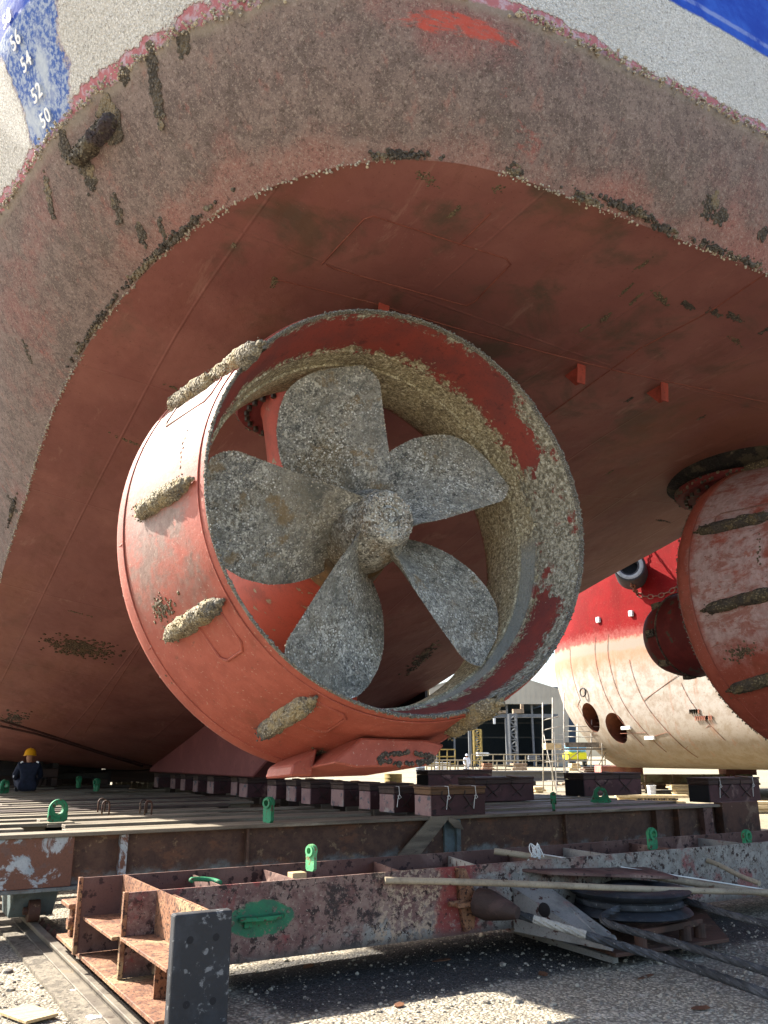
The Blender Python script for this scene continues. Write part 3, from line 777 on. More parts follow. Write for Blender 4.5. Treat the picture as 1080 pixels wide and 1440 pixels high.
    mb.lathe([(.3, ZF - .06), (.72 * RF, ZF - .06), (.75 * RF, ZF - .03), (.75 * RF, ZF + .03), (.72 * RF, ZF + .05), (.66 * RF, ZF + .05), (.66 * RF, ZF + .14), (.84 * RF, ZF + .15), (.88 * RF, ZF + .19), (.88 * RF, ZF + .32), (.3, ZF + .34)], c0, up, 64)
    fl = mb.build('hull_flange', M['pod_dark'], T, smooth=True)
    mb = MB(); mb.lathe([(r_ * RF, ZF + z_) for r_, z_ in [(.68, .065), (.80, .07), (.84, .10), (.90, .16), (.90, .26), (.68, .14)]], c0, up, 48)
    mb.build('rubber_seal', M['crust_black'], fl, smooth=True)
    for k in range(28):
        mb = MB(); a = k * 2 * math.pi / 28; p = c0 + V((math.cos(a) * .62 * RF, math.sin(a) * .62 * RF, ZF - .06)); mb.cyl(p, p - up * .045, .026, 6)
        mb.build('flange_bolt', M['bolt'], fl)
    mb = MB()
    for _ in range(260):
        a = RND.random() * 6.283; rr = RND.choice((.74, .88)) * RF; z = ZF + (RND.uniform(-.05, .03) if rr < .8 * RF else RND.uniform(.16, .31))
        mb.lump(c0 + V((math.cos(a) * rr, math.sin(a) * rr, z)), RND.uniform(.012, .03))
    tag(mb.build('flange_growth', M['crust_dark'], fl), kind='stuff')
    # struts holding the nozzle: two upper arms and the lower bracket
    mb = MB()
    mb.prism([(-.12, 1.6, .4), (-.12, 2.2, .4), (-.12, 1.45, 1.5), (-.12, 1.1, 1.5)], (.24, 0, 0))
    mb.build('strut', M['pod'], T, bevel=.03, seg=2)
    mb = MB(); mb.prism([(-.09, 1.5, -.3), (-.09, 2.2, -.3), (-.09, 1.40, -1.5), (-.09, 1.0, -1.5)], (.18, 0, 0))
    mb.build('strut', M['pod'], T, bevel=.04, seg=2)
    return T
# angles of the anodes and blades read off the photograph
BLADE0 = math.radians(19)
def fit_anode(px, py, Tloc, yaw):
    rot = Matrix.Rotation(-yaw, 4, 'Z') @ Matrix.Rotation(-TILT, 4, 'X'); best = None
    for i in range(240):
        th = i * 2 * math.pi / 240
        for k in range(20):
            y = .1 + k * .06; r = nozzle_out(y)
            p = rot @ V((math.cos(th) * r, y, math.sin(th) * r)) + Tloc
            nn = rot @ V((math.cos(th), 0, math.sin(th)))
            if nn.dot(CAM - p) < -.4: continue
            q = proj(p); e = (q[0] - px) ** 2 + (q[1] - py) ** 2
            if best is None or e < best[0]: best = (e, th, y)
    return best[1], best[2]
ANODES = []
for (px, py, L) in [(385, 472, .5), (274, 553, .53), (230, 700, .53), (270, 870, .53), (400, 1008, .53), (672, 1016, .5)]:
    th, y = fit_anode(px, py, V((-2.92, -1.8, 3.29)), YAW); ANODES.append((th, y, L)); print('anode', px, py, round(math.degrees(th)), round(y, 2))
ANODES += [(math.radians(5), .62, .53), (math.radians(35), .62, .53), (math.radians(65), .62, .53)]
T1 = build_thruster(True)
ANODES = []
for (px, py, L) in [(1090, 665, .62), (1035, 755, .66), (1050, 862, .66), (1075, 975, .6)]:
    th, y = fit_anode(px, py, V((3.22, -1.74, 3.25)), .16); ANODES.append((th, y, L))
T2 = build_thruster(False)
# skeg bracket carrying the second thruster's foot
# =================================================================== GROUND
def ground_mat():
    m = Mat('dock_gravel', .95)
    x, y, z = m.xyz()
    v = m.vor(42, out='Color'); vd = m.vor(42); n1 = m.noise(.9, 7, .7); n2 = m.noise(9, 6, .7)
    n0 = m.noise(.45, 6, .7, dist=.6)
    bw = m.n.new('ShaderNodeRGBToBW'); m.t.links.new(v, bw.inputs[0])
    c = m.mix(bw.outputs[0], lin('#5f584e'), lin('#d8ceb8'))
    c = m.mix(m.mul(m.ss(vd, .35, .6), .7), c, lin('#5c564b'))
    c = m.mix(m.mul(m.ss(n2, .5, .68), .55), c, lin('#6d675c'))
    c = m.mix(m.mul(m.ss(n0, .50, .62), .45), c, lin('#5a544a'))
    c = m.mix(m.mul(m.ss(m.noise(3.3, 7, .78), .58, .68), .55), c, lin('#d9d2c2'))
    # black blasting grit and oil round the trolley beam, plus its shade painted in
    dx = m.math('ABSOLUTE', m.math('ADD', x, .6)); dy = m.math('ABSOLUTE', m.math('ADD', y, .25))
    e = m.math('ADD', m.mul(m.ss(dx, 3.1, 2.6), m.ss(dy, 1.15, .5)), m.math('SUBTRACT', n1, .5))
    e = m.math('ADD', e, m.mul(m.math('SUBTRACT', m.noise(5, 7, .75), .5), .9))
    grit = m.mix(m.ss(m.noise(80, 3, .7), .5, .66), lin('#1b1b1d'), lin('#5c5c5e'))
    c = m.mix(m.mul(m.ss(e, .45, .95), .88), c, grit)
    # far yard: pale trodden sand
    far = m.ss(m.math('ADD', x, y), 9.0, 16.0)
    sand = m.mix(m.ss(m.noise(.25, 6, .65), .4, .65), lin('#90866f'), lin('#7b7160'))
    c = m.mix(far, c, sand)
    m.bump(m.math('SUBTRACT', 1.0, vd), .8, .02); m.bump(n2, .5, .05)
    return m.out(c)
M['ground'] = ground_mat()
def axis(a, b, s, far):
    o = []; t = a
    while t <= b: o.append(t); t += s
    st = s; l, r = a, b; L, Rr = [], []
    while st < far:
        st *= 1.5; l -= st; r += st; L.append(l); Rr.append(r)
    return L[::-1] + o + Rr
gx, gy = axis(-6.5, 4, .11, 450), axis(-3.2, 3, .11, 450)
mb = MB()
def gz(x, y):
    f = max(0, 1 - max(abs(x + 1.2) / 7, abs(y) / 5)); return f * (.02 * noise.noise(V((x * 1.3, y * 1.3, 0))) + .012 * noise.noise(V((x * 5, y * 5, 2)))) - .005
mb.grid([[V((x, y, gz(x, y))) for y in gy] for x in gx])
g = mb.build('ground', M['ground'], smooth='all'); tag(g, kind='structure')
# loose stones
mb = MB()
M['stone'] = None
def stone_mat(n, a, b):
    m = Mat(n, .9); m.bump(m.noise(60, 3), .3, .004)
    return m.out(m.mix(m.ss(m.noise(23, 2), .42, .6), lin(a), lin(b)))
M['stone'] = stone_mat('gravel_stone', '#a89f8d', '#6b655e')
for _ in range(9000):
    x, y = RND.uniform(-5.6, 1.8), RND.uniform(-2.9, 1.6)
    if abs(x + .6) < 2.6 and -.9 < y < .6 and RND.random() < .5: continue
    r = .004 + .014 * RND.random() ** 4
    mb.lump((x, y, gz(x, y) + r * .25), r, None, .7)
for _ in range(170):
    x, y = RND.uniform(-5.6, 1.5), RND.uniform(-2.8, 1.4); r = .014 + .03 * RND.random() ** 3
    mb.lump((x, y, gz(x, y) + r * .2), r, None, .65)
tag(mb.build('gravel_stones', M['stone']), kind='stuff')
# scraps on the ground at the left
M['ply'] = worn('weathered_plywood', '#b9a27a', '#a08a66', '#d0bf9c', 4, bump=.3, st=(1, 6, 1))
p = atZ(40, 1425, .02); mb = MB(); mb.box((p.x, p.y, .018), (.22, .34, .018), Matrix.Rotation(.35, 3, 'Z'))
tag(mb.build('plywood_scrap', M['ply'], bevel=.002), 'tan plywood scrap lying on the sandy gravel left of the rail', 'wood scrap')
M['white_scrap'] = plain('white_scrap', '#d9dbdc', .7)
for i, (px, py, s, lb) in enumerate([(128, 1431, .07, 'crumpled white scrap beside the rail at the bottom left'), (108, 1392, .04, 'small white paper scrap farther up the gravel beside the rail')]):
    p = atZ(px, py, .02); mb = MB()
    for k in range(6): mb.lump(p + V((RND.gauss(0, s * .4), RND.gauss(0, s * .4), 0)), s * .45, None, .4)
    tag(mb.build('paper_scrap', M['white_scrap']), lb, 'litter')
M['flake'] = worn('rust_flake', '#5a3a28', '#6f4a32', '#2f211b', 6)
for (px, py, sx, sy, a, lb) in [(430, 1362, .12, .05, .4, 'small rust plate flake in the shade behind the black buffer pad'), (610, 1352, .16, .03, -.2, 'thin rusty strip on the dark grit under the beam'), (770, 1372, .10, .06, .9, 'rust flake lying in front of the pale foot channel'), (900, 1378, .18, .025, .1, 'thin rusty offcut between foot channel and near wire rope'), (560, 1418, .08, .05, .3, 'dark rust flake on the sunlit gravel patch'), (975, 1420, .12, .05, -.5, 'rust flake on the gravel below the near wire rope')]:
    p = atZ(px, py, .0); mb = MB(); z_ = gz(p.x, p.y); mb.prism([V((0, 0, 0)), V((sx * .6, -sy * .1, 0)), V((sx, sy * .3, .004)), V((sx * .9, sy, .008)), V((sx * .3, sy * 1.1, .003)), V((-sx * .05, sy * .5, 0))], (0, 0, .006))
    mb.v = [tuple(Matrix.Rotation(a, 3, 'Z') @ V(v) + V((p.x, p.y, z_ + .006))) for v in mb.v]
    tag(mb.build('rust_flake', M['flake']), lb, 'scrap metal', 'rust flakes on the gravel')
# rail beside the trolley
M['rail'] = worn('rail_steel', '#6f675a', '#564e44', '#3a2d23', 4, third='#7d6a50', rnd=False)
M['rust'] = worn('orange_rust', '#8a6247', '#694430', '#38251d', 7, spk=(.52, .62), ssc=42, third='#97805f', tk=(.52, .60), bump=.6, rnd=False)
M['rust_dark'] = worn('dark_rust', '#52382c', '#37271f', '#8a7358', 3, ssc=14, third='#6d5a49', rnd=False)
M['conc'] = worn('rail_bed_concrete', '#776f61', '#585146', '#3f3932', 9, rnd=False, third='#8d8471', ssc=30, spk=(.52, .64), bump=.8)
RA = thing('crane_rail', 'steel transfer rail on a concrete strip running under the rusty trolley end', 'rail', (-4.3, -3, 0))
mb = MB(); mb.bb(-4.56, -4.06, -6, 40, -.05, .022); wbuild(mb, 'rail_bed', M['conc'], RA)
mb = MB(); mb.bb(-4.40, -4.22, -6, 40, .024, .036); mb.bb(-4.325, -4.295, -6, 40, .036, .075); mb.bb(-4.345, -4.275, -6, 40, .075, .10)
wbuild(mb, 'rail_bar', M['rail'], RA, bevel=.004)
for k in range(22):
    y = -2.6 + k * .3; mb = MB(); mb.box((-4.245, y, .05), (.07, .09, .026)); mb.box((-4.21, y, .07), (.045, .05, .03)); mb.cyl((-4.21, y, .085), (-4.21, y, .105), .014, 6)
    wbuild(mb, 'rail_clip', M['rust_dark'], RA, bevel=.003)

# =================================================================== TRANSFER TROLLEY (front beam with its buffer end)
def frontweb_mat():
    m = Mat('flaking_maroon_web', .65)
    x, y, z = m.xyz()
    n = m.noise(2.0, 7, .7, dist=.4); n2 = m.noise(7, 6, .7)
    mar = m.mix(m.ss(n2, .4, .62), lin('#664843'), lin('#80695f'))
    gre = m.mix(m.ss(n2, .4, .62), lin('#8f8c84'), lin('#747069'))
    t = m.math('ADD', m.mul(x, .30), m.math('MULTIPLY_ADD', z, -1.1, 1.25)); t = m.math('ADD', t, m.mul(m.math('SUBTRACT', n, .5), 2.6))
    c = m.mix(m.ss(t, .15, .45), mar, gre)
    c = m.mix(m.mul(m.ss(m.noise(1.5, 6, .7), .55, .63), .8), c, lin('#7c2f2f'))
    sp = m.mul(m.ss(m.noise(19, 3, .6), .57, .61), m.ss(m.noise(2.4, 5, .7), .36, .52))
    c = m.mix(sp, c, lin('#2e1e1b'))
    big = m.math('ADD', m.noise(2.6, 7, .75), m.mul(m.ss(m.math('ABSOLUTE', m.math('ADD', x, 2.55)), .5, .1), .12))
    c = m.mix(m.mul(m.ss(big, .62, .67), .95), c, lin('#2a201f'))
    c = m.mix(m.mul(m.ss(m.noise(40, 3), .58, .66), .5), c, lin('#5b4036'))
    fl = m.noise(24, 4, .75); band = m.math('ABSOLUTE', m.math('ADD', m.math('ADD', x, 1.98), m.mul(m.math('SUBTRACT', n, .5), .8)))
    c = m.mix(m.mul(m.ss(band, .42, .25), m.ss(fl, .50, .56)), c, lin('#a38d77'))
    b2 = m.math('ABSOLUTE', m.math('ADD', m.math('ADD', x, 1.62), m.mul(m.math('SUBTRACT', n, .5), .7)))
    c = m.mix(m.mul(m.mul(m.ss(b2, .24, .14), m.ss(n2, .36, .48)), .9), c, lin('#823430'))
    c = m.mix(m.mul(m.ss(m.noise(30, 4, .75), .57, .62), .75), c, lin('#2b1f1c'))
    c = m.mix(m.mul(m.ss(m.noise(44, 3, .7), .60, .66), .6), c, lin('#a89a8a'))
    # patch of green primer round the welded lug
    ex = m.math('POWER', m.mul(m.math('ADD', x, 3.33), 4.0), 2.0); ez = m.math('POWER', m.mul(m.math('SUBTRACT', z, .49), 8.5), 2.0)
    gp = m.mul(m.ss(m.math('ADD', m.math('ADD', ex, ez), m.mul(m.math('SUBTRACT', n2, .5), 1.4)), 1.15, .95), m.ss(y, -.3, -.34))
    gp = m.mul(gp, m.math('SUBTRACT', 1.0, m.mul(m.ss(m.noise(16, 6, .78), .54, .60), .8)))
    c = m.mix(gp, c, m.mix(m.ss(n2, .4, .6), lin('#2f5d47'), lin('#27704c')))
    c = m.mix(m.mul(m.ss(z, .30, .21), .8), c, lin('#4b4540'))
    m.bump(m.noise(20, 6, .7), .3, .01); m.bump(sp, .4, .006)
    return m.out(c)
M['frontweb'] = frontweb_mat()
M['maroon'] = worn('rust_spotted_maroon', '#5c423b', '#6f564e', '#33211f', 3, spk=(.57, .63), ssc=13, third='#93796c', rnd=False)
M['greyplate'] = worn('rust_spotted_grey', '#8d8a84', '#74736f', '#4b2f28', 3, spk=(.60, .65), ssc=15, third='#87605a', rnd=False)
M['black'] = plain('black_rubber_face', '#15151a', .7)
M['green'] = worn('green_lug_paint', '#23704b', '#2b7f57', '#4a3b2c', 4, spk=(.55, .63), ssc=26)
M['green_pale'] = worn('pale_green_lug_paint', '#63b07a', '#4c9a66', '#7b5a3c', 5, spk=(.56, .64), ssc=26)
M['rubber'] = worn('buffer_rubber', '#26272a', '#303236', '#6a6b6c', 5, spk=(.60, .68), bump=.4, rnd=False)
def lug(parent, p, face, h, w, t, mat, style='round', lean=0.):
    """welded lifting lug with an eye: plate of width w, height h, thickness t; face = horizontal normal of the plate"""
    f = V(face).normalized(); s = f.cross(V((0, 0, 1))).normalized(); u = (V((0, 0, 1)) + f * lean).normalized(); p = V(p)
    r = w * (.5 if style == 'round' else .30); cz = h - r; hole = r * .48; o = []
    N = 26
    outer = []
    for k in range(N):
        a = 2 * math.pi * k / N
        x, z = math.cos(a), math.sin(a)
        if z > -.2: ox, oz = x * r, cz + z * r
        else:
            # straight foot
            ox = x / max(abs(x), abs(z)) * w / 2; oz = 0 if abs(z) >= abs(x) else cz * (1 - (abs(z) / abs(x)))
            if abs(z) < abs(x): ox = math.copysign(r + (w / 2 - r) * (abs(z) / abs(x)), x)
        outer.append((ox, oz))
    inner = [(math.cos(2 * math.pi * k / N) * hole, cz + math.sin(2 * math.pi * k / N) * hole) for k in range(N)]
    mb = MB(); vs = []
    for d in (-t / 2, t / 2):
        for L in (outer, inner): vs += [p + s * a + u * b + f * d for a, b in L]
    fs = []
    for k in range(N):
        j = (k + 1) % N
        fs += [(k, j, N + j, N + k), (2 * N + k, 3 * N + k, 3 * N + j, 2 * N + j), (k, 2 * N + k, 2 * N + j, j), (N + k, N + j, 3 * N + j, 3 * N + k)]
    mb.add(vs, fs)
    # doubler rings round the eye
    for sg in (-1, 1):
        c = p + u * cz + f * (sg * (t / 2 + t * .22))
        ring = [(r * .86, -t * .24), (r * .86, t * .22), (hole * 1.02, t * .22), (hole * 1.02, -t * .24)]
        x, d, z = s, f * sg, u
        base = len(mb.v); n = 24
        vs = [c + d * y + (x * math.cos(2 * math.pi * i / n) + z * math.sin(2 * math.pi * i / n)) * rr for (rr, y) in ring for i in range(n)]
        mb.add(vs, [(j * n + i, j * n + (i + 1) % n, ((j + 1) % 4) * n + (i + 1) % n, ((j + 1) % 4) * n + i) for j in range(4) for i in range(n)])
    return wbuild(mb, 'lifting_lug', mat, parent, smooth=True)
TR = thing('transfer_trolley', 'long low rust spotted steel trolley beam with orange rusted end and black buffer pad', 'trolley', (-2, .1, .12))
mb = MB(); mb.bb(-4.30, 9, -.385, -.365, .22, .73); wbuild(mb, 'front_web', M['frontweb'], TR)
mb = MB(); mb.bb(-4.40, 9, .50, .52, .22, .73); wbuild(mb, 'back_web', M['maroon'], TR)
mb = MB(); mb.bb(-4.07, 9, -.363, .498, .22, .24); wbuild(mb, 'bottom_plate', M['maroon'], TR)
for x, mt, lean in [(-3.55, 'maroon', 0), (-2.95, 'maroon', 0), (-2.05, 'maroon', .16), (-1.28, 'greyplate', .2), (-.55, 'maroon', .2), (.35, 'greyplate', 0), (1.3, 'maroon', 0), (2.4, 'greyplate', 0)]:
    mb = MB(); mb.prism([(x, -.363, .242), (x, -.363, .69), (x + lean, .498, .70), (x + lean, .498, .242)], (.016, 0, 0)); wbuild(mb, 'diaphragm', M[mt], TR)
# end box: two webs, flanges and stiffeners in orange rust
mb = MB(); mb.bb(-4.09, -4.072, -1.378, .498, .23, .735); wbuild(mb, 'end_web', M['rust'], TR)
mb = MB(); mb.bb(-3.99, -3.972, -1.378, -.388, .23, .70); wbuild(mb, 'end_web', M['rust'], TR)
mb = MB(); mb.bb(-4.36, -3.96, -1.378, 1.35, .185, .215); wbuild(mb, 'bottom_flange', M['rust'], TR, bevel=.004)
mb = MB(); mb.bb(-4.31, -4.092, -1.378, -.388, .445, .467); mb.bb(-4.36, -4.092, -.362, .498, .445, .467); wbuild(mb, 'middle_flange', M['rust'], TR, bevel=.003)
for y0, x0 in ((-.395, -4.31), (.49, -4.41)):
    mb = MB(); mb.bb(x0, x0 + .03, y0, y0 + .04, .217, .735); wbuild(mb, 'stiffener', M['rust'], TR, bevel=.002)
mb = MB(); mb.bb(-4.24, -4.10, -.95, -.935, .217, .443); wbuild(mb, 'stiffener', M['rust'], TR)
mb = MB(); mb.cyl((-4.094, -.78, .33), (-4.115, -.78, .33), .055, 14); mb.cyl((-4.115, -.78, .33), (-4.14, -.78, .33), .022, 8); wbuild(mb, 'inspection_cap', M['rust_dark'], TR, smooth=True)
mb = MB(); mb.bb(-4.30, -3.985, -1.40, -1.38, .02, .745); wbuild(mb, 'end_plate', M['rust'], TR, bevel=.003)
mb = MB(); mb.bb(-4.315, -3.975, -1.48, -1.402, .0, .755); pad = wbuild(mb, 'buffer_pad', M['rubber'], TR, bevel=.012, seg=2)
for x in (-4.22, -4.07):
    for z in (.62, .30):
        mb = MB(); mb.lathe([(.001, -.002), (.014, -.002), (.02, .0015), (.001, .0015)], (x, -1.4805, z), V((0, -1, 0)), 14); wbuild(mb, 'bolt_hole', M['black'], pad)
lug(TR, (-2.72, .06, .72), (1, .25, 0), .2, .1, .03, M['green_pale'])
lug(TR, (1.0, -.1, .70), (.1, -1, 0), .21, .13, .03, M['green'])
lug(TR, (2.15, -.34, .66), (.1, -1, 0), .2, .13, .03, M['green'])
mb = MB()   # lug lying along the web inside its primer patch
mb.prism([(-3.50, -.386, .485), (-3.50, -.43, .485), (-3.36, -.47, .485), (-3.2, -.45, .485), (-3.14, -.386, .485)], (0, 0, .028)); mb.bb(-3.46, -3.40, -.41, -.386, .44, .484)
wbuild(mb, 'lifting_lug', M['green'], TR, bevel=.004)
mb = MB(); mb.tube([(-3.6 + .11 * math.cos(a * .35), .02 + .11 * math.sin(a * .35), .69 + .03 * math.sin(a * .175)) for a in range(10)], .018, 8); wbuild(mb, 'lifting_lug', M['green'], TR, smooth='all')
mb = MB(); mb.box((-2.86, .02, .69), (.12, .1, .07)); wbuild(mb, 'timber_wedge', M['ply'], TR, bevel=.004)
# pin bracket where the pulling rope is shackled
P0 = atY(650, 1268, -.40)
mb = MB(); x, z = P0.x, P0.z
mb.prism([(x - .06, -.386, z + .26), (x + .02, -.386, z + .25), (x + .13, -.386, z + .02), (x + .09, -.386, z - .2), (x + .0, -.386, z - .22), (x - .04, -.386, z - .02)], (0, -.05, 0))
wbuild(mb, 'pin_bracket', M['rust'], TR, bevel=.004)
mb = MB(); mb.box((x - .0, -.47, z - .01), (.22, .06, .035)); mb.cyl((x - .16, -.44, z), (x - .02, -.44, z), .022, 8); wbuild(mb, 'pin', M['rust'], TR, bevel=.003)

# =================================================================== CRADLE
def girder_mat():
    m = Mat('brown_stained_girder', .7); x, y, z = m.xyz()
    n = m.noise(1.6, 7, .7); n2 = m.noise(6, 6, .7)
    b = m.mix(m.ss(n2, .4, .62), lin('#4a352b'), lin('#5b4335'))
    g_ = m.mix(m.ss(n2, .38, .62), lin('#7d8480'), lin('#686d68'))
    t = m.math('ADD', m.mul(m.math('SUBTRACT', .62, z), 4.2), m.mul(m.math('SUBTRACT', n, .5), 3.0))
    c = m.mix(m.ss(t, .3, .9), b, g_)
    c = m.mix(m.mul(m.ss(m.noise(2.4, 6, .7, (1, 1, 2.2)), .54, .63), .7), c, lin('#6e4a35'))
    c = m.mix(m.mul(m.ss(m.noise(9, 5, .7), .60, .68), .6), c, lin('#8d775a'))
    c = m.mix(m.mul(m.ss(m.noise(34, 3), .56, .68), .4), c, lin('#2e211b'))
    m.bump(m.noise(22, 6, .7), .3, .01); return m.out(c)
M['girder'] = girder_mat()
M['flaking'] = worn('flaking_pale_paint', '#a9b0b1', '#8f9a9e', '#6a5046', 4, spk=(.57, .62), ssc=7, third='#6f4c3c', tk=(.50, .55), tsc=3, rnd=False)
M['teal'] = worn('teal_grey_plate', '#5e6a6b', '#4d5859', '#5a4636', 4, rnd=False)
M['deckbeam'] = worn('dusty_deck_beam', '#7b7262', '#5f574b', '#413a32', 2.2, third='#948a77', st=(.35, 3, 3))
M['deckdark'] = worn('dark_deck_beam', '#413731', '#544840', '#2b2521', 2.2, st=(.35, 3, 3))
CR = thing('ship_cradle', 'low steel cradle under the tug, brown girder front and deck of long beams', 'cradle', (0, 3, .1))
YG = 2.42
mb = MB(); mb.bb(-4.06, 6.2, YG + .10, YG + .125, .425, .862); wbuild(mb, 'girder_web', M['girder'], CR)
mb = MB(); mb.bb(-9.5, 5.4, YG - .03, YG + .28, .864, .90); wbuild(mb, 'top_flange', M['deckbeam'], CR, bevel=.004)
mb = MB(); mb.bb(-9.5, 6.2, YG - .02, YG + .26, .39, .423); wbuild(mb, 'bottom_flange', M['girder'], CR, bevel=.004)
mb = MB(); mb.bb(-9.5, -4.06, YG, YG + .22, .425, .862); wbuild(mb, 'girder_box', M['flaking'], CR, bevel=.005)
for x, w_, d_, mt in [(-3.62, .07, .09, 'flaking'), (-2.3, .03, .08, 'girder'), (.42, .06, .085, 'teal'), (.27, .16, .04, 'teal'), (3.9, .16, .09, 'girder'), (4.35, .03, .1, 'girder'), (4.9, .2, .098, 'maroon'), (2.2, .03, .07, 'girder')]:
    mb = MB(); mb.bb(x, x + w_, YG + .10 - d_, YG + .098, .427, .86); wbuild(mb, 'stiffener', M[mt], CR, bevel=.003)
mb = MB(); mb.bb(5.25, 6.1, YG - .06, YG + .09, .427, .93); wbuild(mb, 'end_box', M['rust_dark'], CR, bevel=.006)
# bent plate leaning on the girder
mb = MB(); a, b = atY(618, 1150, YG - .03), atY(556, 1208, YG - .03)
mb.prism([a + V((-.12, -.02, .02)), a + V((.16, -.02, .02)), b + V((.3, -.02, 0)), b + V((-.02, -.02, 0))], (0, .03, 0))
c_ = atY(640, 1160, YG - .03); mb.prism([a + V((.1, -.02, .01)), c_ + V((.05, -.02, .05)), c_ + V((.12, -.02, -.06)), c_ + V((-.02, -.02, -.03)), a + V((.13, -.02, -.05))], (0, .02, 0))
wbuild(mb, 'bent_plate', M['deckbeam'], CR, bevel=.004)
k = 0; y = YG + .36; mbs = []
while y < 22:
    segs = [(-9.5, -4.2 + RND.uniform(-.5, .5)), (-4.15 + RND.uniform(0, .4), RND.uniform(-.2, .1)), (1.0, 5.6)] if RND.random() < .45 else [(-9.5, RND.uniform(-2.5, .05)), (1.0, 5.6)]
    wd = RND.uniform(.17, .25) * (1 + y * .015)
    for (x0, x1) in segs:
        mb = MB(); h = RND.uniform(-.03, .006)
        mb.beam((x0, y + RND.uniform(-.03, .03), .88 + h), (x1, y + RND.uniform(-.03, .03), .88 + h), wd, .035); mb.beam((x0, y, .77 + h), (x1, y, .77 + h), .02, .17)
        wbuild(mb, 'deck_beam', M['deckbeam'] if RND.random() < .8 else M['deckdark'], CR, bevel=.003)
    y += RND.uniform(.34, .46) * (1 + y * .02)
for x in (-6.5, -2.6, 1.4, 4.6):
    mb = MB(); mb.bb(x, x + .2, YG + .3, 22, .45, .72); wbuild(mb, 'long_girder', M['rust_dark'], CR)
for (px, py, face, h, w_, t, st, z0) in [(80, 1156, (.15, -1, 0), .24, .21, .035, 'round', .9), (377, 1157, (1, .35, 0), .27, .13, .045, 'round', .9), (845, 1129, (-.55, -.85, 0), .24, .34, .04, 'tri', .9), (779, 1140, (.75, -.7, 0), .24, .17, .04, 'round', .9),
                             (5, 1116, (.6, -1, 0), .26, .2, .04, 'round', .9), (110, 1108, (1, .2, 0), .26, .15, .05, 'round', .9), (135, 1113, (1, .3, 0), .26, .16, .05, 'round', .9)]:
    p = atZ(px, py, z0); lug(CR, p, face, h, w_, t, M['green'], st)
for (px, py) in [(142, 1142), (148, 1146), (201, 1144), (208, 1146), (640, 1122), (735, 1124)]:
    p = atZ(px, py, .9); mb = MB(); d = V((.045, .01, 0))
    mb.tube([p - d, p - d + V((0, 0, .12))] + [p + V((0, 0, .12)) + V((math.cos(a) * .045 * -1, -math.cos(a) * .01, math.sin(a) * .045)) for a in (.5, 1.0, 1.57, 2.1, 2.6)] + [p + d + V((0, 0, .12)), p + d], .011, 6)
    wbuild(mb, 'wire_loop', M['rust_dark'], CR, smooth='all')
# bogies standing on the rail under the cradle's left side
for (x, y) in [(-4.32, 2.9), (-4.32, 5.2), (-4.32, 8.5), (4.6, 3.2), (0.3, 4)]:
    mb = MB(); mb.prism([(x - .2, y - .3, .388), (x - .2, y + .5, .388), (x - .2, y + .32, .13), (x - .2, y - .08, .13)], (.4, 0, 0))
    bg = wbuild(mb, 'bogie', M['teal'], CR, bevel=.01)
    mb = MB(); mb.cyl((x - .05, y - .2, .2), (x + .05, y - .2, .2), .1, 18); mb.cyl((x - .09, y - .2, .2), (x - .05, y - .2, .2), .035, 10); wb = wbuild(mb, 'wheel', M['rust_dark'], bg, smooth=True); wb.location = (0, 0, 0)
mb = MB(); mb.bb(-4.30, -4.12, 1.15, 1.24, .217, .44); mb.cyl((-4.34, 1.1, .33), (-4.18, 1.1, .33), .05, 14); mb.bb(-4.36, -4.10, 1.0, 1.3, .445, .48); wbuild(mb, 'roller_bracket', M['rust'], CR, bevel=.006)

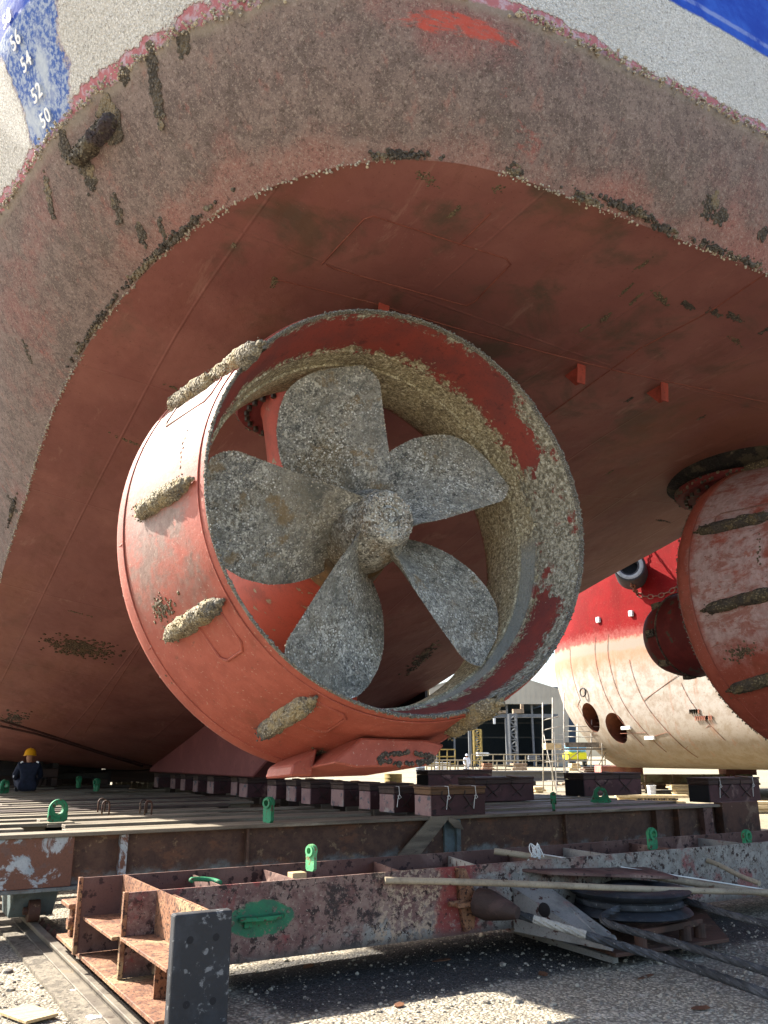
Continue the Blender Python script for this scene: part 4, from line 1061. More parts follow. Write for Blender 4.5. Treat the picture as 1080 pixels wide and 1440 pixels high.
# =================================================================== KEEL BLOCKS
M['block'] = worn('maroon_block_steel', '#42292b', '#523436', '#261c1d', 3, ssc=10, third='#77605a')
M['block_end'] = worn('pinkish_block_end', '#8d7270', '#7c5f60', '#4a4f58', 4, ssc=9, spk=(.55, .62), third='#8f8a86')
M['timber'] = worn('old_timber', '#6b4f37', '#55402f', '#3b2c22', 2.5, st=(.4, 4, 4))
M['timber_dark'] = worn('dark_timber', '#3a2c27', '#4a3833', '#2a211e', 2.5, st=(.4, 4, 4))
M['rod'] = plain('lashing_rod', '#38302c', .6)
M['twine'] = plain('white_twine', '#e3e2dc', .8, var=.1)
def keel_block(x0, x1, y0, y1, z0, z1, label, group, top='timber_dark', end='block_end', det=True, twine=False):
    B = thing('keel_block', label, 'keel block', ((x0 + x1) / 2, (y0 + y1) / 2, z0), group)
    zt = z1 - (z1 - z0) * .28
    mb = MB(); mb.bb(x0 + .012, x1, y0, y1, z0, zt - .004); wbuild(mb, 'body', M['block'], B, bevel=.006)
    mb = MB(); mb.bb(x0, x0 + .011, y0 + .006, y1 - .006, z0, zt - .01); wbuild(mb, 'end_face', M[end], B)
    mb = MB(); mb.bb(x0 - .004, x1 + .004, y0 - .006, y1 + .006, zt, z1 - .032); mb.bb(x0 - .012, x1 + .012, y0 - .014, y1 + .014, z1 - .03, z1); wbuild(mb, 'cap_timber', M[top], B, bevel=.006)
    if det:
        mb = MB(); xw_ = x0 + (x1 - x0) * RND.uniform(.2, .7); mb.prism([(xw_, y0 - .07, z1 + .001), (xw_ + .02, y0 + .14, z1 + .001), (xw_ + .02, y0 + .14, z1 + .022), (xw_, y0 - .07, z1 + .006)], (.13, .01, 0)); wbuild(mb, 'wedge', M['timber'], B)
        for f in (.2, .62):
            mb = MB(); xa = x0 + (x1 - x0) * f; w_ = (x1 - x0) * .16
            mb.tube([(xa, y0 - .012, z1 - .05), (xa - .02, y0 - .014, zt - .02), (xa + w_, y0 - .012, z0 + (zt - z0) * .25)], .008, 5)
            mb.tube([(xa + w_ * 1.4, y0 - .012, zt), (xa + w_, y0 - .014, zt - .08), (xa - .01, y0 - .012, z0 + (zt - z0) * .3)], .007, 5)
            wbuild(mb, 'lashing_rod', M['rod'], B)
    if twine:
        mb = MB()
        for f in twine:
            xa = x0 + (x1 - x0) * f; mb.tube([(xa, y0 + .05, z1 + .002), (xa, y0 - .02, z1 + .002), (xa + .008, y0 - .022, z1 - .09), (xa - .015, y0 - .022, z1 - .15), (xa - .03, y0 - .02, z0 + .07)], .005, 5)
            mb.tube([(xa + .008, y0 - .026, z1 - .1), (xa + .03, y0 - .03, z1 - .13), (xa + .0, y0 - .03, z1 - .15), (xa - .02, y0 - .028, z1 - .11), (xa + .008, y0 - .026, z1 - .1)], .005, 5)
        wbuild(mb, 'twine', M['twine'], B)
    return B
ORD = ['first', 'second', 'third', 'fourth', 'fifth', 'sixth', 'seventh', 'eighth', 'ninth', 'tenth', 'eleventh', 'twelfth', 'thirteenth', 'fourteenth']
y = 2.52
for k in range(14):
    w_ = .8 if k == 0 else RND.uniform(.58, .82); dx = RND.uniform(-.12, .1)
    keel_block(.1 + dx if k else .1, .1 + dx + w_, y, y + (.36 if k == 0 else RND.uniform(.28, .4)), .9, 1.235 - (0 if k == 0 else RND.uniform(0, .03)), ORD[k] + ' maroon keel block under the tug centreline, counted from the front', 'keel blocks in a row under the tug', 'timber' if k == 0 else 'timber_dark', twine=(.3, .8) if k == 0 else ((.1,) if k == 1 else False))
    y += .74 + .02 * k
for (px0, px1, py, z1, d, lb, tw, y1) in [
    (655, 738, 1128, 1.27, .45, 'black ended maroon keel block right of the nozzle foot, crooked rods on its face', (), 0),
    (588, 653, 1106, 1.27, .5, 'small black ended keel block partly behind the near nozzle foot', (), 0),
    (808, 880, 1120, 1.30, .5, 'black ended maroon keel block behind the wide triangular green lug', (), 0),
    (985, 1055, 1129, 1.27, .4, 'black ended keel block with a rope at the right end of the cradle', (.2, .85), 0)]:
    a = atZ(px0 + 14, py, .9); b = atZ(px1, py - 4, .9)
    keel_block(a.x, a.x + (b.x - a.x) * .96, a.y, a.y + d, .9, z1, lb, 'large side blocks on the cradle', 'timber_dark', 'black', True, tw)

# =================================================================== PIPES, ROPES AND SHEAVE
M['pipe'] = worn('weathered_pipe', '#a5967e', '#8a7c68', '#5d4a3a', 3, spk=(.60, .66), ssc=12)
M['wire'] = worn('greased_wire_rope', '#3a3c3e', '#55575a', '#8d8d8a', 6, ssc=40, metal=.4)
M['wire_white'] = worn('whitened_rope', '#a9a59a', '#8b877d', '#55534e', 6, ssc=40)
M['sheave'] = worn('greasy_sheave', '#23262b', '#34383d', '#55524c', 4)
def pipe(label, pts, r):
    mb = MB(); pts = [V(p) for p in pts]; o = []
    for a, b in zip(pts, pts[1:]):
        for k in range(8): o.append(a.lerp(b, k / 8))
    o.append(pts[-1]); o = [p + V((0, 0, .006 * math.sin(i * .9))) for i, p in enumerate(o)]
    mb.tube(o, r, 12); return tag(mb.build('steel_pipe', M['pipe'], smooth=True), label, 'pipe')
pa0 = atY(541, 1238, -.42); pa1 = atY(1120, 1256, -1.35)
pipe('long straw coloured pipe lying across the front of the trolley beam', [pa0, pa1], .026)
pb0 = atY(695, 1197, .30); pb1 = atY(1110, 1262, -1.25)
pipe('grey pipe with white string tied near its upper end', [pb0, pb1], .03)
pc0 = atY(995, 1210, -.40); pc1 = atY(1068, 1243, -.95)
pipe('short grey pipe leaning on the pale web at the right', [pc0, pc1], .024)
# string tied on the grey pipe
q = pb0.lerp(pb1, .14); mb = MB()
for k in range(9):
    a = RND.uniform(-1, 1); s = V((_R.x, _R.y, 0))
    top = q + s * RND.uniform(-.04, .06) + V((0, 0, RND.uniform(.07, .13))); lft = q + s * RND.uniform(-.13, .0) + V((0, -.03, -.05)); rgt = q + s * RND.uniform(.02, .16) + V((0, -.03, -.06))
    mb.tube(crom([tuple(lft), tuple(q + s * a * .05 + V((0, -.03, .03))), tuple(top), tuple(q + s * -a * .06 + V((0, -.035, .05))), tuple(rgt)], 5), .0045, 5)
line = [q + V((0, 0, .04)), pb0.lerp(pb1, .4) + V((0, 0, .035)), pb0.lerp(pb1, .7) + V((0, 0, .036)), pb1 + V((0, 0, .034))]
mb.tube(line, .006, 5)
tag(mb.build('string', M['twine'], smooth='all'), 'tangled white string knotted round the grey pipe', 'string')
# sheave block at the right
SH = thing('rope_sheave', 'greasy horizontal rope sheave between triangular steel cheek plates at lower right', 'rope sheave', (-.1, -.9, .05))
sc = V((-.02, -.72, .40)); mb = MB()
mb.lathe([(.04, -.10), (.50, -.10), (.52, -.085), (.50, -.06), (.43, -.03), (.43, .03), (.50, .06), (.52, .085), (.50, .10), (.36, .11), (.30, .07), (.16, .07), (.14, .12), (.001, .12)], sc, V((0, 0, 1)), 56)
wbuild(mb, 'sheave_wheel', M['sheave'], SH, smooth=True)
mb = MB(); mb.lathe([(.4305, -.028), (.455, -.02), (.458, 0), (.455, .02), (.4305, .028)], sc, V((0, 0, 1)), 56); wbuild(mb, 'rope_wrap', M['wire'], SH, smooth=True)
# left cheek: tapering plate with a hole
A1, A2, A3, A4, A5 = atY(722, 1248, -.40), atY(722, 1310, -.40), atZ(862, 1338, .16), atZ(858, 1312, .24), atY(775, 1250, -.5)
d = V((.86, .5, 0)) * .025
mb = MB(); mb.prism([A1, A2, A3, A4, A5], d); ck = wbuild(mb, 'cheek_plate', M['greyplate'], SH, bevel=.004)
hc = A1.lerp(A3, .33) + V((0, 0, -.02)); nn = (A2 - A1).cross(A3 - A1).normalized()
if nn.dot(CAM - hc) < 0: nn = -nn
mb = MB(); mb.lathe([(.001, .004), (.052, .004), (.056, .001)], hc + nn * .001, nn, 18); h_ = wbuild(mb, 'hole', M['black_paint'], ck); h_.location = (0, 0, 0)
mb = MB(); mb.cyl(A4.lerp(A3, .4) - d * .8, A4.lerp(A3, .4) + d * 1.6, .035, 14); wbuild(mb, 'pin_boss', M['greyplate'], SH, smooth=True)
B1, B2 = atZ(985, 1302, .16), atZ(1020, 1326, .05)
mb = MB(); mb.prism([atZ(715, 1290, .09), atZ(866, 1347, .09), atZ(1026, 1325, .09), atZ(980, 1272, .09)], (0, 0, .03)); wbuild(mb, 'base_plate', M['rust_dark'], SH, bevel=.004)
mb = MB(); p1, p2 = atZ(900, 1312, .24), atZ(985, 1296, .24); mb.beam(p1, p2, .05, .05)
for t in (.0, .72, .97): q = p1.lerp(p2, t); mb.cyl((q.x, q.y, .12), (q.x, q.y, .235), .05, 12)
wbuild(mb, 'spacer_frame', M['rust_dark'], SH, bevel=.004)
mb = MB(); p1, p2 = atY(700, 1222, -.25), atY(905, 1222, -.35); mb.prism([p1, p2, p2 + V((-.05, -.45, -.04)), p1 + V((.35, -.3, -.04))], (0, 0, .025)); wbuild(mb, 'cover_plate', M['maroon'], SH, bevel=.003)
mb = MB(); p1, p2 = atZ(700, 1300, .08), atZ(866, 1350, .045); mb.beam(p1, p2, .06, .05); wbuild(mb, 'foot_channel', M['greyplate'], SH, bevel=.004)
# wire ropes
def rope(label, pts, r, mats='wire', white=None):
    c = crom([tuple(p) for p in pts], 44); mb = MB(); mb.tube(c, r, 36, lobes=6, twist=62, la=.2)
    if white:
        n = 36
        a, b = white; L = len(c)
        mb.mi = [1 if a < (f[0] // n) / L < b else 0 for f in mb.f]
        return tag(mb.build('wire_rope', [M['wire'], M['wire_white']], smooth='all'), label, 'wire rope')
    return tag(mb.build('wire_rope', M[mats], smooth='all'), label, 'wire rope')
rope('near wire rope with a whitened length running from the shackle to the lower right', [atZ(690, 1274, .44), atZ(742, 1290, .38), atZ(860, 1326, .24), atZ(960, 1356, .16), atZ(1090, 1402, .10)], .028, white=(.27, .42))
rope('middle wire rope leaving the sheave for the right edge', [sc + V((-.40, -.25, 0)), atZ(850, 1296, .36), atZ(950, 1326, .30), atZ(1090, 1370, .24)], .025)
rope('far wire rope slanting off the back of the sheave', [sc + V((.32, .33, 0)), atZ(960, 1266, .42), atZ(1020, 1284, .40), atZ(1092, 1304, .38)], .024)
SK = thing('rope_socket', 'dark brown conical rope socket with red pin clasp between beam and wire rope', 'rope socket', tuple(P0))
s0, s1 = P0 + V((.10, -.08, .0)), atZ(728, 1284, .42)
mb = MB(); mb.tube([s0, s0.lerp(s1, .25), s0.lerp(s1, .75), s1], [.11, .12, .075, .045], 16); wbuild(mb, 'socket_body', M['timber_dark'], SK, smooth=True)
M['red_clasp'] = plain('red_clasp', '#a23524', .6)
mb = MB(); mb.box(s0 + V((-.0, -.04, .0)), (.13, .1, .12)); wbuild(mb, 'clasp', M['red_clasp'], SK, bevel=.02, seg=2)
mb = MB(); mb.cyl(s0 + V((.0, -.1, -.01)), s0 + V((.16, -.16, -.04)), .03, 10); wbuild(mb, 'pin', M['pipe'], SK, smooth=True)
# =================================================================== PEOPLE
M['skin'] = plain('skin', '#9a6a4c', .6, var=.1); M['navy'] = plain('navy_coverall', '#1d2436', .85, var=.5, sc=14); M['yellow_hat'] = plain('yellow_helmet', '#e0a01c', .35, var=.08)
M['white_cloth'] = plain('white_dusty_clothes', '#d8dbe0', .85, var=.15); M['reflect'] = plain('reflective_patch', '#e9ecec', .4, var=.05); M['boot'] = plain('dark_boot', '#22201f', .6)
def skin_mesh(name, J, E, mat, parent, sub=2):
    """J: name -> (point, rx, ry); E: edges; first joint is the root"""
    ks = list(J); me = bpy.data.meshes.new(name)
    me.from_pydata([J[k][0] for k in ks], [(ks.index(a), ks.index(b)) for a, b in E], [])
    o = bpy.data.objects.new(name, me); COL.objects.link(o); o.parent = parent
    sk = o.modifiers.new('skin', 'SKIN'); sk.use_smooth_shade = True
    for i, k in enumerate(ks): me.skin_vertices[0].data[i].radius = (J[k][1], J[k][2] if len(J[k]) > 2 else J[k][1]); me.skin_vertices[0].data[i].use_root = (i == 0)
    s = o.modifiers.new('sub', 'SUBSURF'); s.levels = sub; s.render_levels = sub
    me.materials.append(mat); return o
def person(name_label, loc, rz, pose, cloth, hat, mats=None):
    T = thing('person', name_label, 'person', loc, None, (0, 0, rz)); J = {}; C = {}
    P = pose
    def both(d, k, pt, r): d[k + 'L'] = ((-pt[0], pt[1], pt[2]), r); d[k + 'R'] = ((pt[0], pt[1], pt[2]), r)
    J['pel'] = (P['pel'], .11, .09); J['chest'] = (P['chest'], .105, .08); J['waist'] = (tuple(V(P['pel']) * .55 + V(P['chest']) * .45), .10, .085); J['neck'] = (P['neck'], .05); J['head'] = (P['head'], .075, .085); J['crown'] = (P['crown'], .07, .075)
    for k, r in (('sho', .055), ('elb', .042), ('wri', .03), ('hand', .035), ('hip', .075), ('knee', .055), ('ank', .04), ('toe', .04)): both(J, k, P[k], r)
    E = [('pel', 'waist'), ('waist', 'chest'), ('chest', 'neck'), ('neck', 'head'), ('head', 'crown')]
    for s in 'LR': E += [('chest', 'sho' + s), ('sho' + s, 'elb' + s), ('elb' + s, 'wri' + s), ('wri' + s, 'hand' + s), ('pel', 'hip' + s), ('hip' + s, 'knee' + s), ('knee' + s, 'ank' + s), ('ank' + s, 'toe' + s)]
    body = skin_mesh('body', J, E, M['skin'], T)
    C = {k: (v[0], v[1] * 1.45, (v[2] if len(v) > 2 else v[1]) * 1.45) for k, v in J.items() if k[:3] not in ('hea', 'cro', 'toe') and k[:4] != 'hand'}
    C['chest'] = (P['chest'], .185, .145); C['neck'] = (tuple(V(P['neck']) * .75 + V(P['chest']) * .25), .07)
    E2 = [e for e in E if e[0] in C and e[1] in C]
    skin_mesh('coverall', C, E2, cloth, T)
    hd = V(P['head']); cr = V(P['crown']); up = (cr - hd).normalized(); f = V((0, 1, 0)); f = (f - up * f.dot(up)).normalized(); r = up.cross(f)
    # face: nose, brow, ears belong to the continuous head; helmet is its own piece
    mb = MB(); prof = [(.001, .135), (.05, .128), (.09, .10), (.112, .055), (.12, .0), (.128, -.008), (.128, -.016), (.112, -.012)]
    c0 = hd + up * .055; mb.lathe(prof, c0, up, 24); mb.box(c0 + f * .13 - up * .008, (.14, .06, .012))
    mb.tube([c0 + f * (math.cos(a) * .11) + up * (math.sin(a) * .137) for a in (.3, .7, 1.1, 1.57, 2.0, 2.4, 2.8)], .012, 6)
    mb.build('helmet', hat, T, smooth=True)
    mb = MB()
    for s in (-1, 1):
        a = V(P['ank']); t = V(P['toe']); mb.tube([(s * a.x, a.y - .05, a.z - .03), (s * a.x, a.y + .02, a.z - .02), (s * t.x, t.y, t.z)], [.05, .055, .045], 10)
    mb.build('boots', M['boot'], T, smooth=True)
    return T
SIT = dict(pel=(0, 0, .13), chest=(0, .05, .42), neck=(0, .09, .575), head=(0, .11, .66), crown=(0, .115, .74), sho=(.17, .07, .52), elb=(.25, .13, .29), wri=(.17, .33, .23), hand=(.14, .40, .22), hip=(.11, .03, .11), knee=(.19, .40, .27), ank=(.16, .50, .07), toe=(.17, .60, .035))
STAND = dict(pel=(0, 0, .95), chest=(0, 0, 1.30), neck=(0, .01, 1.49), head=(0, .03, 1.58), crown=(0, .03, 1.66), sho=(.19, 0, 1.42), elb=(.25, .02, 1.14), wri=(.24, .13, .92), hand=(.23, .18, .85), hip=(.1, 0, .92), knee=(.12, .05, .5), ank=(.13, -.02, .09), toe=(.14, .12, .04))
q = atZ(37, 1114, .9); PX = V((q.x, q.y, .9)); k_ = 1.0
pe = person('person in dark navy coveralls and yellow helmet sitting on the cradle, back to the viewer', (PX.x, PX.y, .905), math.radians(-6), SIT, M['navy'], M['yellow_hat'])
mb = MB()
for s in (-1, 1): mb.box((s * .15, .0, .575), (.05, .035, .03), Matrix.Rotation(s * .5, 3, 'Y'))
mb.box((-.27, .07, .30), (.02, .05, .04)); mb.build('reflective_patch', M['reflect'], pe)
q = atZ(657, 1091, 0)
person('person in pale dusty clothes standing far off before the open shed', (q.x, q.y, 0), math.radians(150), STAND, M['white_cloth'], M['white_cloth'])

# =================================================================== DARK CRIBBING UNDER THE TUG AT THE LEFT
M['steel_dark'] = worn('dark_shore_steel', '#2c2a2c', '#38332f', '#4d443b', 3)
def crib(label, px, py, wx, wy, h, n=2):
    q = atZ(px, py, .9); B = thing('cribbing_stack', label, 'cribbing', (q.x, q.y, .9)); hh = h / n
    for i in range(n):
        for sd in (-1, 1):
            mb = MB()
            if i % 2 == 0: mb.box((sd * .36 * wx, 0, hh * (i + .5)), (wx * .26, wy, hh * .94))
            else: mb.box((0, sd * wy * .3, hh * (i + .5)), (wx, wy * .3, hh * .94))
            mb.build('timber', M['timber_dark'] if i < n - 1 else M['steel_dark'], B, bevel=.01)
for (x0, x1, y_, z1, lb) in [(-8.5, -4.9, 16.5, 1.75, 'long dark bilge support beam under the hull at the far left'), (-4.7, -.3, 17.2, 1.5, 'long dark bilge support beam under the hull behind the keel block row'), (-.2, 5.4, 18.4, 1.24, 'long dark bilge support beam deep under the hull right of the skeg')]:
    B = thing('bilge_support', lb, 'hull support', ((x0 + x1) / 2, y_, .9))
    mb = MB(); mb.bb(x0, x1, y_, y_ + .5, .9, 1.2); wbuild(mb, 'lower_timber', M['timber_dark'], B, bevel=.01)
    mb = MB(); mb.bb(x0 + .1, x1 - .1, y_ + .05, y_ + .45, 1.205, z1); wbuild(mb, 'upper_timber', M['steel_dark'], B, bevel=.01)
crib('dark timber cribbing stack directly right of the seated person', 62, 1106, .5, .5, .62, 3)
crib('low dark cribbing stack farther back between seated person and keel blocks', 105, 1104, 1.5, .6, .30, 2)
crib('dark cribbing stack at the left edge behind the seated person', 5, 1104, 1.1, .6, .42, 2)
q = atZ(72, 1106, .9); B = thing('steel_trestle', 'dark steel trestle frame carrying the hull beside the seated person', 'trestle', (q.x, q.y + .8, .9)); mb = MB()
mb.bb(-.5, 1.6, -.06, .06, .40, .52); mb.build('cross_beam', M['steel_dark'], B, bevel=.005)
for x in (-.4, 1.5): mb = MB(); mb.bb(x - .06, x + .06, -.06, .06, 0, .398); mb.build('leg', M['steel_dark'], B, bevel=.005)
mb = MB(); mb.beam((-.35, 0, .05), (.6, 0, .41), .05, .05); mb.beam((1.45, 0, .05), (.6, 0, .41), .05, .05); mb.build('brace', M['steel_dark'], B)

# =================================================================== NEIGHBOURING VESSEL
def vessel_mat():
    m = Mat('stripped_hull_paint', .6); x, y, z = m.xyz()
    n = m.noise(.5, 7, .68); n2 = m.noise(2.5, 6, .7); n3 = m.noise(9, 6, .7); st = m.noise(1.1, 6, .7, (3.0, 3.0, .12))
    zz = m.math('ADD', z, m.mul(m.math('SUBTRACT', n2, .5), .5))
    cream = m.mix(m.ss(n2, .40, .64), lin('#97918a'), lin('#857b70'))
    cream = m.mix(m.mul(m.ss(n3, .55, .68), .5), cream, lin('#6b5d49'))
    cream = m.mix(m.mul(m.ss(zz, 3.6, 1.6), .55), cream, lin('#6f6148'))
    cream = m.mix(m.mul(m.ss(st, .55, .68), .5), cream, lin('#8a634c'))
    c = m.mix(m.mul(m.ss(zz, 4.7, 5.6), .7), cream, lin('#94664c'))
    c = m.mix(m.mul(m.ss(m.math('ABSOLUTE', m.math('SUBTRACT', zz, 6.05)), .3, .12), .9), c, lin('#7f786e'))
    red = m.mix(m.ss(n, .40, .62), lin('#6d0b0f'), lin('#5d090c'))
    red = m.mix(m.mul(m.ss(n3, .60, .70), .5), red, lin('#8a4a45'))
    red = m.mix(m.mul(m.ss(m.math('ADD', zz, n3), 7.4, 6.8), .6), red, lin('#8f5a54'))
    c = m.mix(m.ss(m.math('ADD', zz, m.mul(m.math('SUBTRACT', n3, .5), .4)), 6.25, 6.4), c, red)
    c = m.mix(m.mul(m.ss(m.noise(40, 3), .58, .68), .3), c, lin('#6b553f'))
    # plate butts
    m.bump(n3, .2, .03); m.b.inputs['Specular IOR Level'].default_value = .1; m.b.inputs['Roughness'].default_value = .85; return m.out(c)
M['vessel'] = vessel_mat(); M['tunnel'] = worn('rusty_tunnel', '#6b4230', '#4f2f24', '#8d5c3e', 2.5, rnd=False)
VC, VS, k15 = 28.4, 28.6, 1.5
LV = [(1.1, 5.4, -3.68), (1.3, 6.2, -3.82), (1.7, 6.9, -3.54), (2.4, 7.4, -3.04), (3.6, 7.7, -2.18), (5, 7.8, -1.69), (6.4, 7.8, -1.64), (8.2, 7.8, -2.41), (10.5, 7.8, -3.61), (13.5, 7.8, -3.88)]
def vrow(z, Bh, ds):
    s = VS + ds; Lb = 9.5; pts = []
    for i in range(25):
        t = (i / 24) ** 1.0 * math.pi / 2
        pts.append((Bh * math.sin(t) ** .9, s - Lb + Lb * max(0, math.cos(t)) ** .7))
    for y in (s - Lb - 3, s - Lb - 7, s - Lb - 12, s - Lb - 18, s - Lb - 26): pts.append((Bh, y))
    return [V((VC - a, b, z)) for a, b in pts] 
LVs = crom([tuple(l) for l in LV], 5)
vr = [vrow(*l) for l in LVs]
full = [r + [V((2 * VC - p.x, p.y, p.z)) for p in r[::-1][:-1]] for r in vr]
mb = MB(); nn_ = len(full[0]); base = 0
for r in full: mb.v += [tuple(p) for p in r]
for i in range(len(full) - 1):
    for j in range(nn_):
        a, b = i * nn_ + j, i * nn_ + (j + 1) % nn_; mb.f.append([a, b, b + nn_, a + nn_]); mb.mi.append(0)
mb.f.append(list(range(nn_))); mb.f.append([(len(full) - 1) * nn_ + j for j in range(nn_)]); mb.mi += [0, 0]
VE = thing('moored_ship', 'red and cream ship bow on blocks behind the scaffold, with two bow thruster tunnels', 'ship', (VC, 15, 1.1))
def vat(px, py):
    best = None
    for i in range(len(vr) - 1):
        for j in range(29):
            p = (vr[i][j] + vr[i + 1][j] + vr[i][j + 1] + vr[i + 1][j + 1]) / 4
            q = proj(p); e = (q[0] - px) ** 2 + (q[1] - py) ** 2
            if best is None or e < best[0]:
                n = (vr[i][j + 1] - vr[i][j]).cross(vr[i + 1][j] - vr[i][j]).normalized()
                if n.dot(p - V((VC, VS - 14, p.z))) < 0: n = -n
                if n.dot(CAM - p) < 0: continue
                best = (e, p, n)
    return best[1], best[2]
hullo = wbuild(mb, 'hull', [M['vessel'], M['tunnel']], VE)
TUN = []
for (px, py) in [(834, 1012), (864, 1026)]:
    p, n = vat(px, py); TUN.append((p, n)); print('tunnel', p)
cc = MB()
for i_, (p, n) in enumerate(TUN): cc.cyl((p.x - 3, p.y, p.z), (p.x + 6 + i_ * .1, p.y, p.z), .62, 40)
if 1:
    co = cc.build('cut', M['tunnel']); bo = hullo.modifiers.new('b', 'BOOLEAN'); bo.object = co; bo.operation = 'DIFFERENCE'; bo.solver = 'EXACT'; bo.use_self = True; bo.material_mode = 'TRANSFER'
dg = bpy.context.evaluated_depsgraph_get()
me = bpy.data.meshes.new_from_object(hullo.evaluated_get(dg)); hullo.modifiers.clear(); hullo.data = me
for o in [o for o in COL.objects if o.name.startswith('cut')]: bpy.data.objects.remove(o)
for p_ in me.polygons: p_.use_smooth = True
me.set_sharp_from_angle(angle=math.radians(35))
for p, n in TUN:      # protective bars across each tunnel and lip ring
    mb = MB()
    for dz in (-.4, -.2, 0, .2, .4):
        w_ = math.sqrt(.37 - dz * dz) * .97; mb.beam((p.x + .9, p.y - w_, p.z + dz), (p.x + .9, p.y + w_, p.z + dz), .05, .06)
    wbuild(mb, 'tunnel_grid', M['tunnel'], VE)
M['rub'] = plain('rust_streak_steel', '#7d4a36', .7)
def hull_strip(name, pts, r, mat):
    P = []
    for a, b in zip(pts, pts[1:]):
        for k in range(8): p, n = vat(a[0] + (b[0] - a[0]) * k / 8, a[1] + (b[1] - a[1]) * k / 8); P.append(p + n * .02)
    mb = MB(); mb.tube(P, r, 6); return wbuild(mb, name, mat, VE, smooth='all')
for (px, py) in [(917, 1034), (880, 1028), (842, 876), (893, 862)]:
    p, n = vat(px, py); mb = MB(); mb.box(p + n * .06, (.12, .5 if py > 1000 else .2, .14 if py > 1000 else .24)); wbuild(mb, 'hull_anode', M['white_scrap'], VE, bevel=.02)
for pts in ([(800, 915), (806, 960), (818, 1000), (840, 1040)], [(832, 900), (840, 945), (852, 985), (872, 1020), (905, 1055)], [(858, 893), (866, 945), (880, 990), (902, 1030), (940, 1062)], [(886, 930), (895, 975), (915, 1015), (950, 1055)], [(925, 950), (935, 990), (955, 1025), (990, 1058)], [(962, 960), (970, 1000), (985, 1030)], [(878, 1030), (940, 1033), (1036, 1038)], [(836, 871), (880, 859), (912, 851)], [(800, 905), (850, 890), (905, 879)]):
    hull_strip('plate_seam', pts, .009, M['rub'])
p, n = vat(823, 976); mb = MB(); mb.tube([p + n * .1 + V((0, math.cos(a * .5236) * .18, math.sin(a * .5236) * .18)) for a in range(13)], .035, 6); wbuild(mb, 'mooring_eye', M['black_paint'], VE, smooth='all')
# faint stencil marks on the bilge: short dark strokes
mb = MB()
for r_, (py, n_) in enumerate([(997, 6), (1004, 8), (1010, 4)]):
    for k in range(n_):
        p, n = vat(982 + k * 2.9 + (r_ == 1) * -5, py); t = V((0, -1, 0))
        mb.box(p + n * .03 + t * (.1 * k - .35), (.02, .05, .16)); mb.box(p + n * .03 + t * (.1 * k - .32) + V((0, 0, .05)), (.02, .07, .025))
tag(wbuild(mb, 'stencil_marks', M['rub'], VE), kind='stuff')
# rubber fender on chains
p, n = vat(907, 798); a = n.cross(V((0, 0, 1))).normalized()
FE = thing('hull_fender', 'black cylindrical rubber fender with pale end hanging on the red bow', 'fender', tuple(p))
ax_ = (V((-.75, -.6, .05))).normalized(); c0 = p + n * .75 - ax_ * .0
mb = MB(); mb.lathe([(.33, -.75), (.60, -.75), (.64, -.70), (.64, .68), (.6, .75), (.42, .76), (.33, .72), (.33, .1), (.001, .1)], c0, ax_, 30); wbuild(mb, 'fender_body', plain('fender_rubber', '#26262b', .7), FE, smooth=True)
mb = MB(); mb.lathe([(.40, .757), (.43, .775), (.52, .77), (.55, .755)], c0, ax_, 30); wbuild(mb, 'end_ring', plain('fender_end', '#8e9091', .7), FE, smooth=True)
M['chain'] = plain('rusty_chain', '#6b4436', .7)
def chain(a, b, sag, n, parent):
    mb = MB(); a, b = V(a), V(b)
    for k in range(n):
        t0, t1 = k / n, (k + 1.15) / n
        q0 = a.lerp(b, t0) - V((0, 0, sag * 4 * t0 * (1 - t0))); q1 = a.lerp(b, min(1, t1)) - V((0, 0, sag * 4 * min(1, t1) * (1 - min(1, t1))))
        x, d, z = frame(q1 - q0); s = x if k % 2 else z; w_ = (q1 - q0).length * .28
        m_ = (q0 + q1) / 2; L = (q1 - q0).length / 2
        mb.tube([m_ + d * (math.cos(u * .785) * L) + s * (math.sin(u * .785) * w_) for u in range(9)], .028, 5, cap=False)
    return wbuild(mb, 'chain', M['chain'], parent, smooth='all')
chain(c0 + V((0, 0, .62)) + ax_ * .5, vat(917, 768)[0], 0, 8, FE); chain(c0 + V((0, 0, .62)) - ax_ * .5, vat(929, 772)[0], 0, 8, FE)
chain(c0 + V((0, 0, -.6)) + ax_ * .5, vat(900, 832)[0], 0, 5, FE); chain(vat(900, 832)[0], vat(932, 820)[0], .25, 8, FE)
# =================================================================== CRADLE AND BLOCKS UNDER THE NEIGHBOURING VESSEL
M['far_beam'] = worn('sunlit_rusty_beam', '#8f7d68', '#75604c', '#54402f', 2, rnd=True); M['far_block'] = worn('far_block_paint', '#94605a', '#a67a66', '#5d4038', 2)
M['pale_wood'] = worn('pale_planks', '#cbb890', '#b8a27a', '#927a55', 3, st=(.3, 3, 3)); M['moss'] = worn('pale_flaking_beam', '#a9a886', '#8e7a5e', '#5d4634', 2)
def seg(px0, px1, py0, py1, D, dep):
    """corner points of a box seen between two pixel columns and rows at distance D"""
    a, b, c = atD(px0, py1, D), atD(px1, py1, D), atD(px0, py0, D); return a, b, c.z - a.z
def slab(mb, px0, px1, py0, py1, D, dep=.8):
    a, b, h = seg(px0, px1, py0, py1, D, dep); c = (a + b) / 2 + _fh * dep / 2 + V((0, 0, h / 2))
    return mb.box(c, ((b - a).length, dep, h), Matrix((_R, _fh, V((0, 0, 1)))).transposed())
def solo(name, label, cat, px0, px1, py0, py1, D, dep, mat, group=None, bevel=.02):
    mb = MB(); slab(mb, px0, px1, py0, py1, D, dep); return mb, tag(mb.build(name, mat, bevel=bevel), label, cat, group)
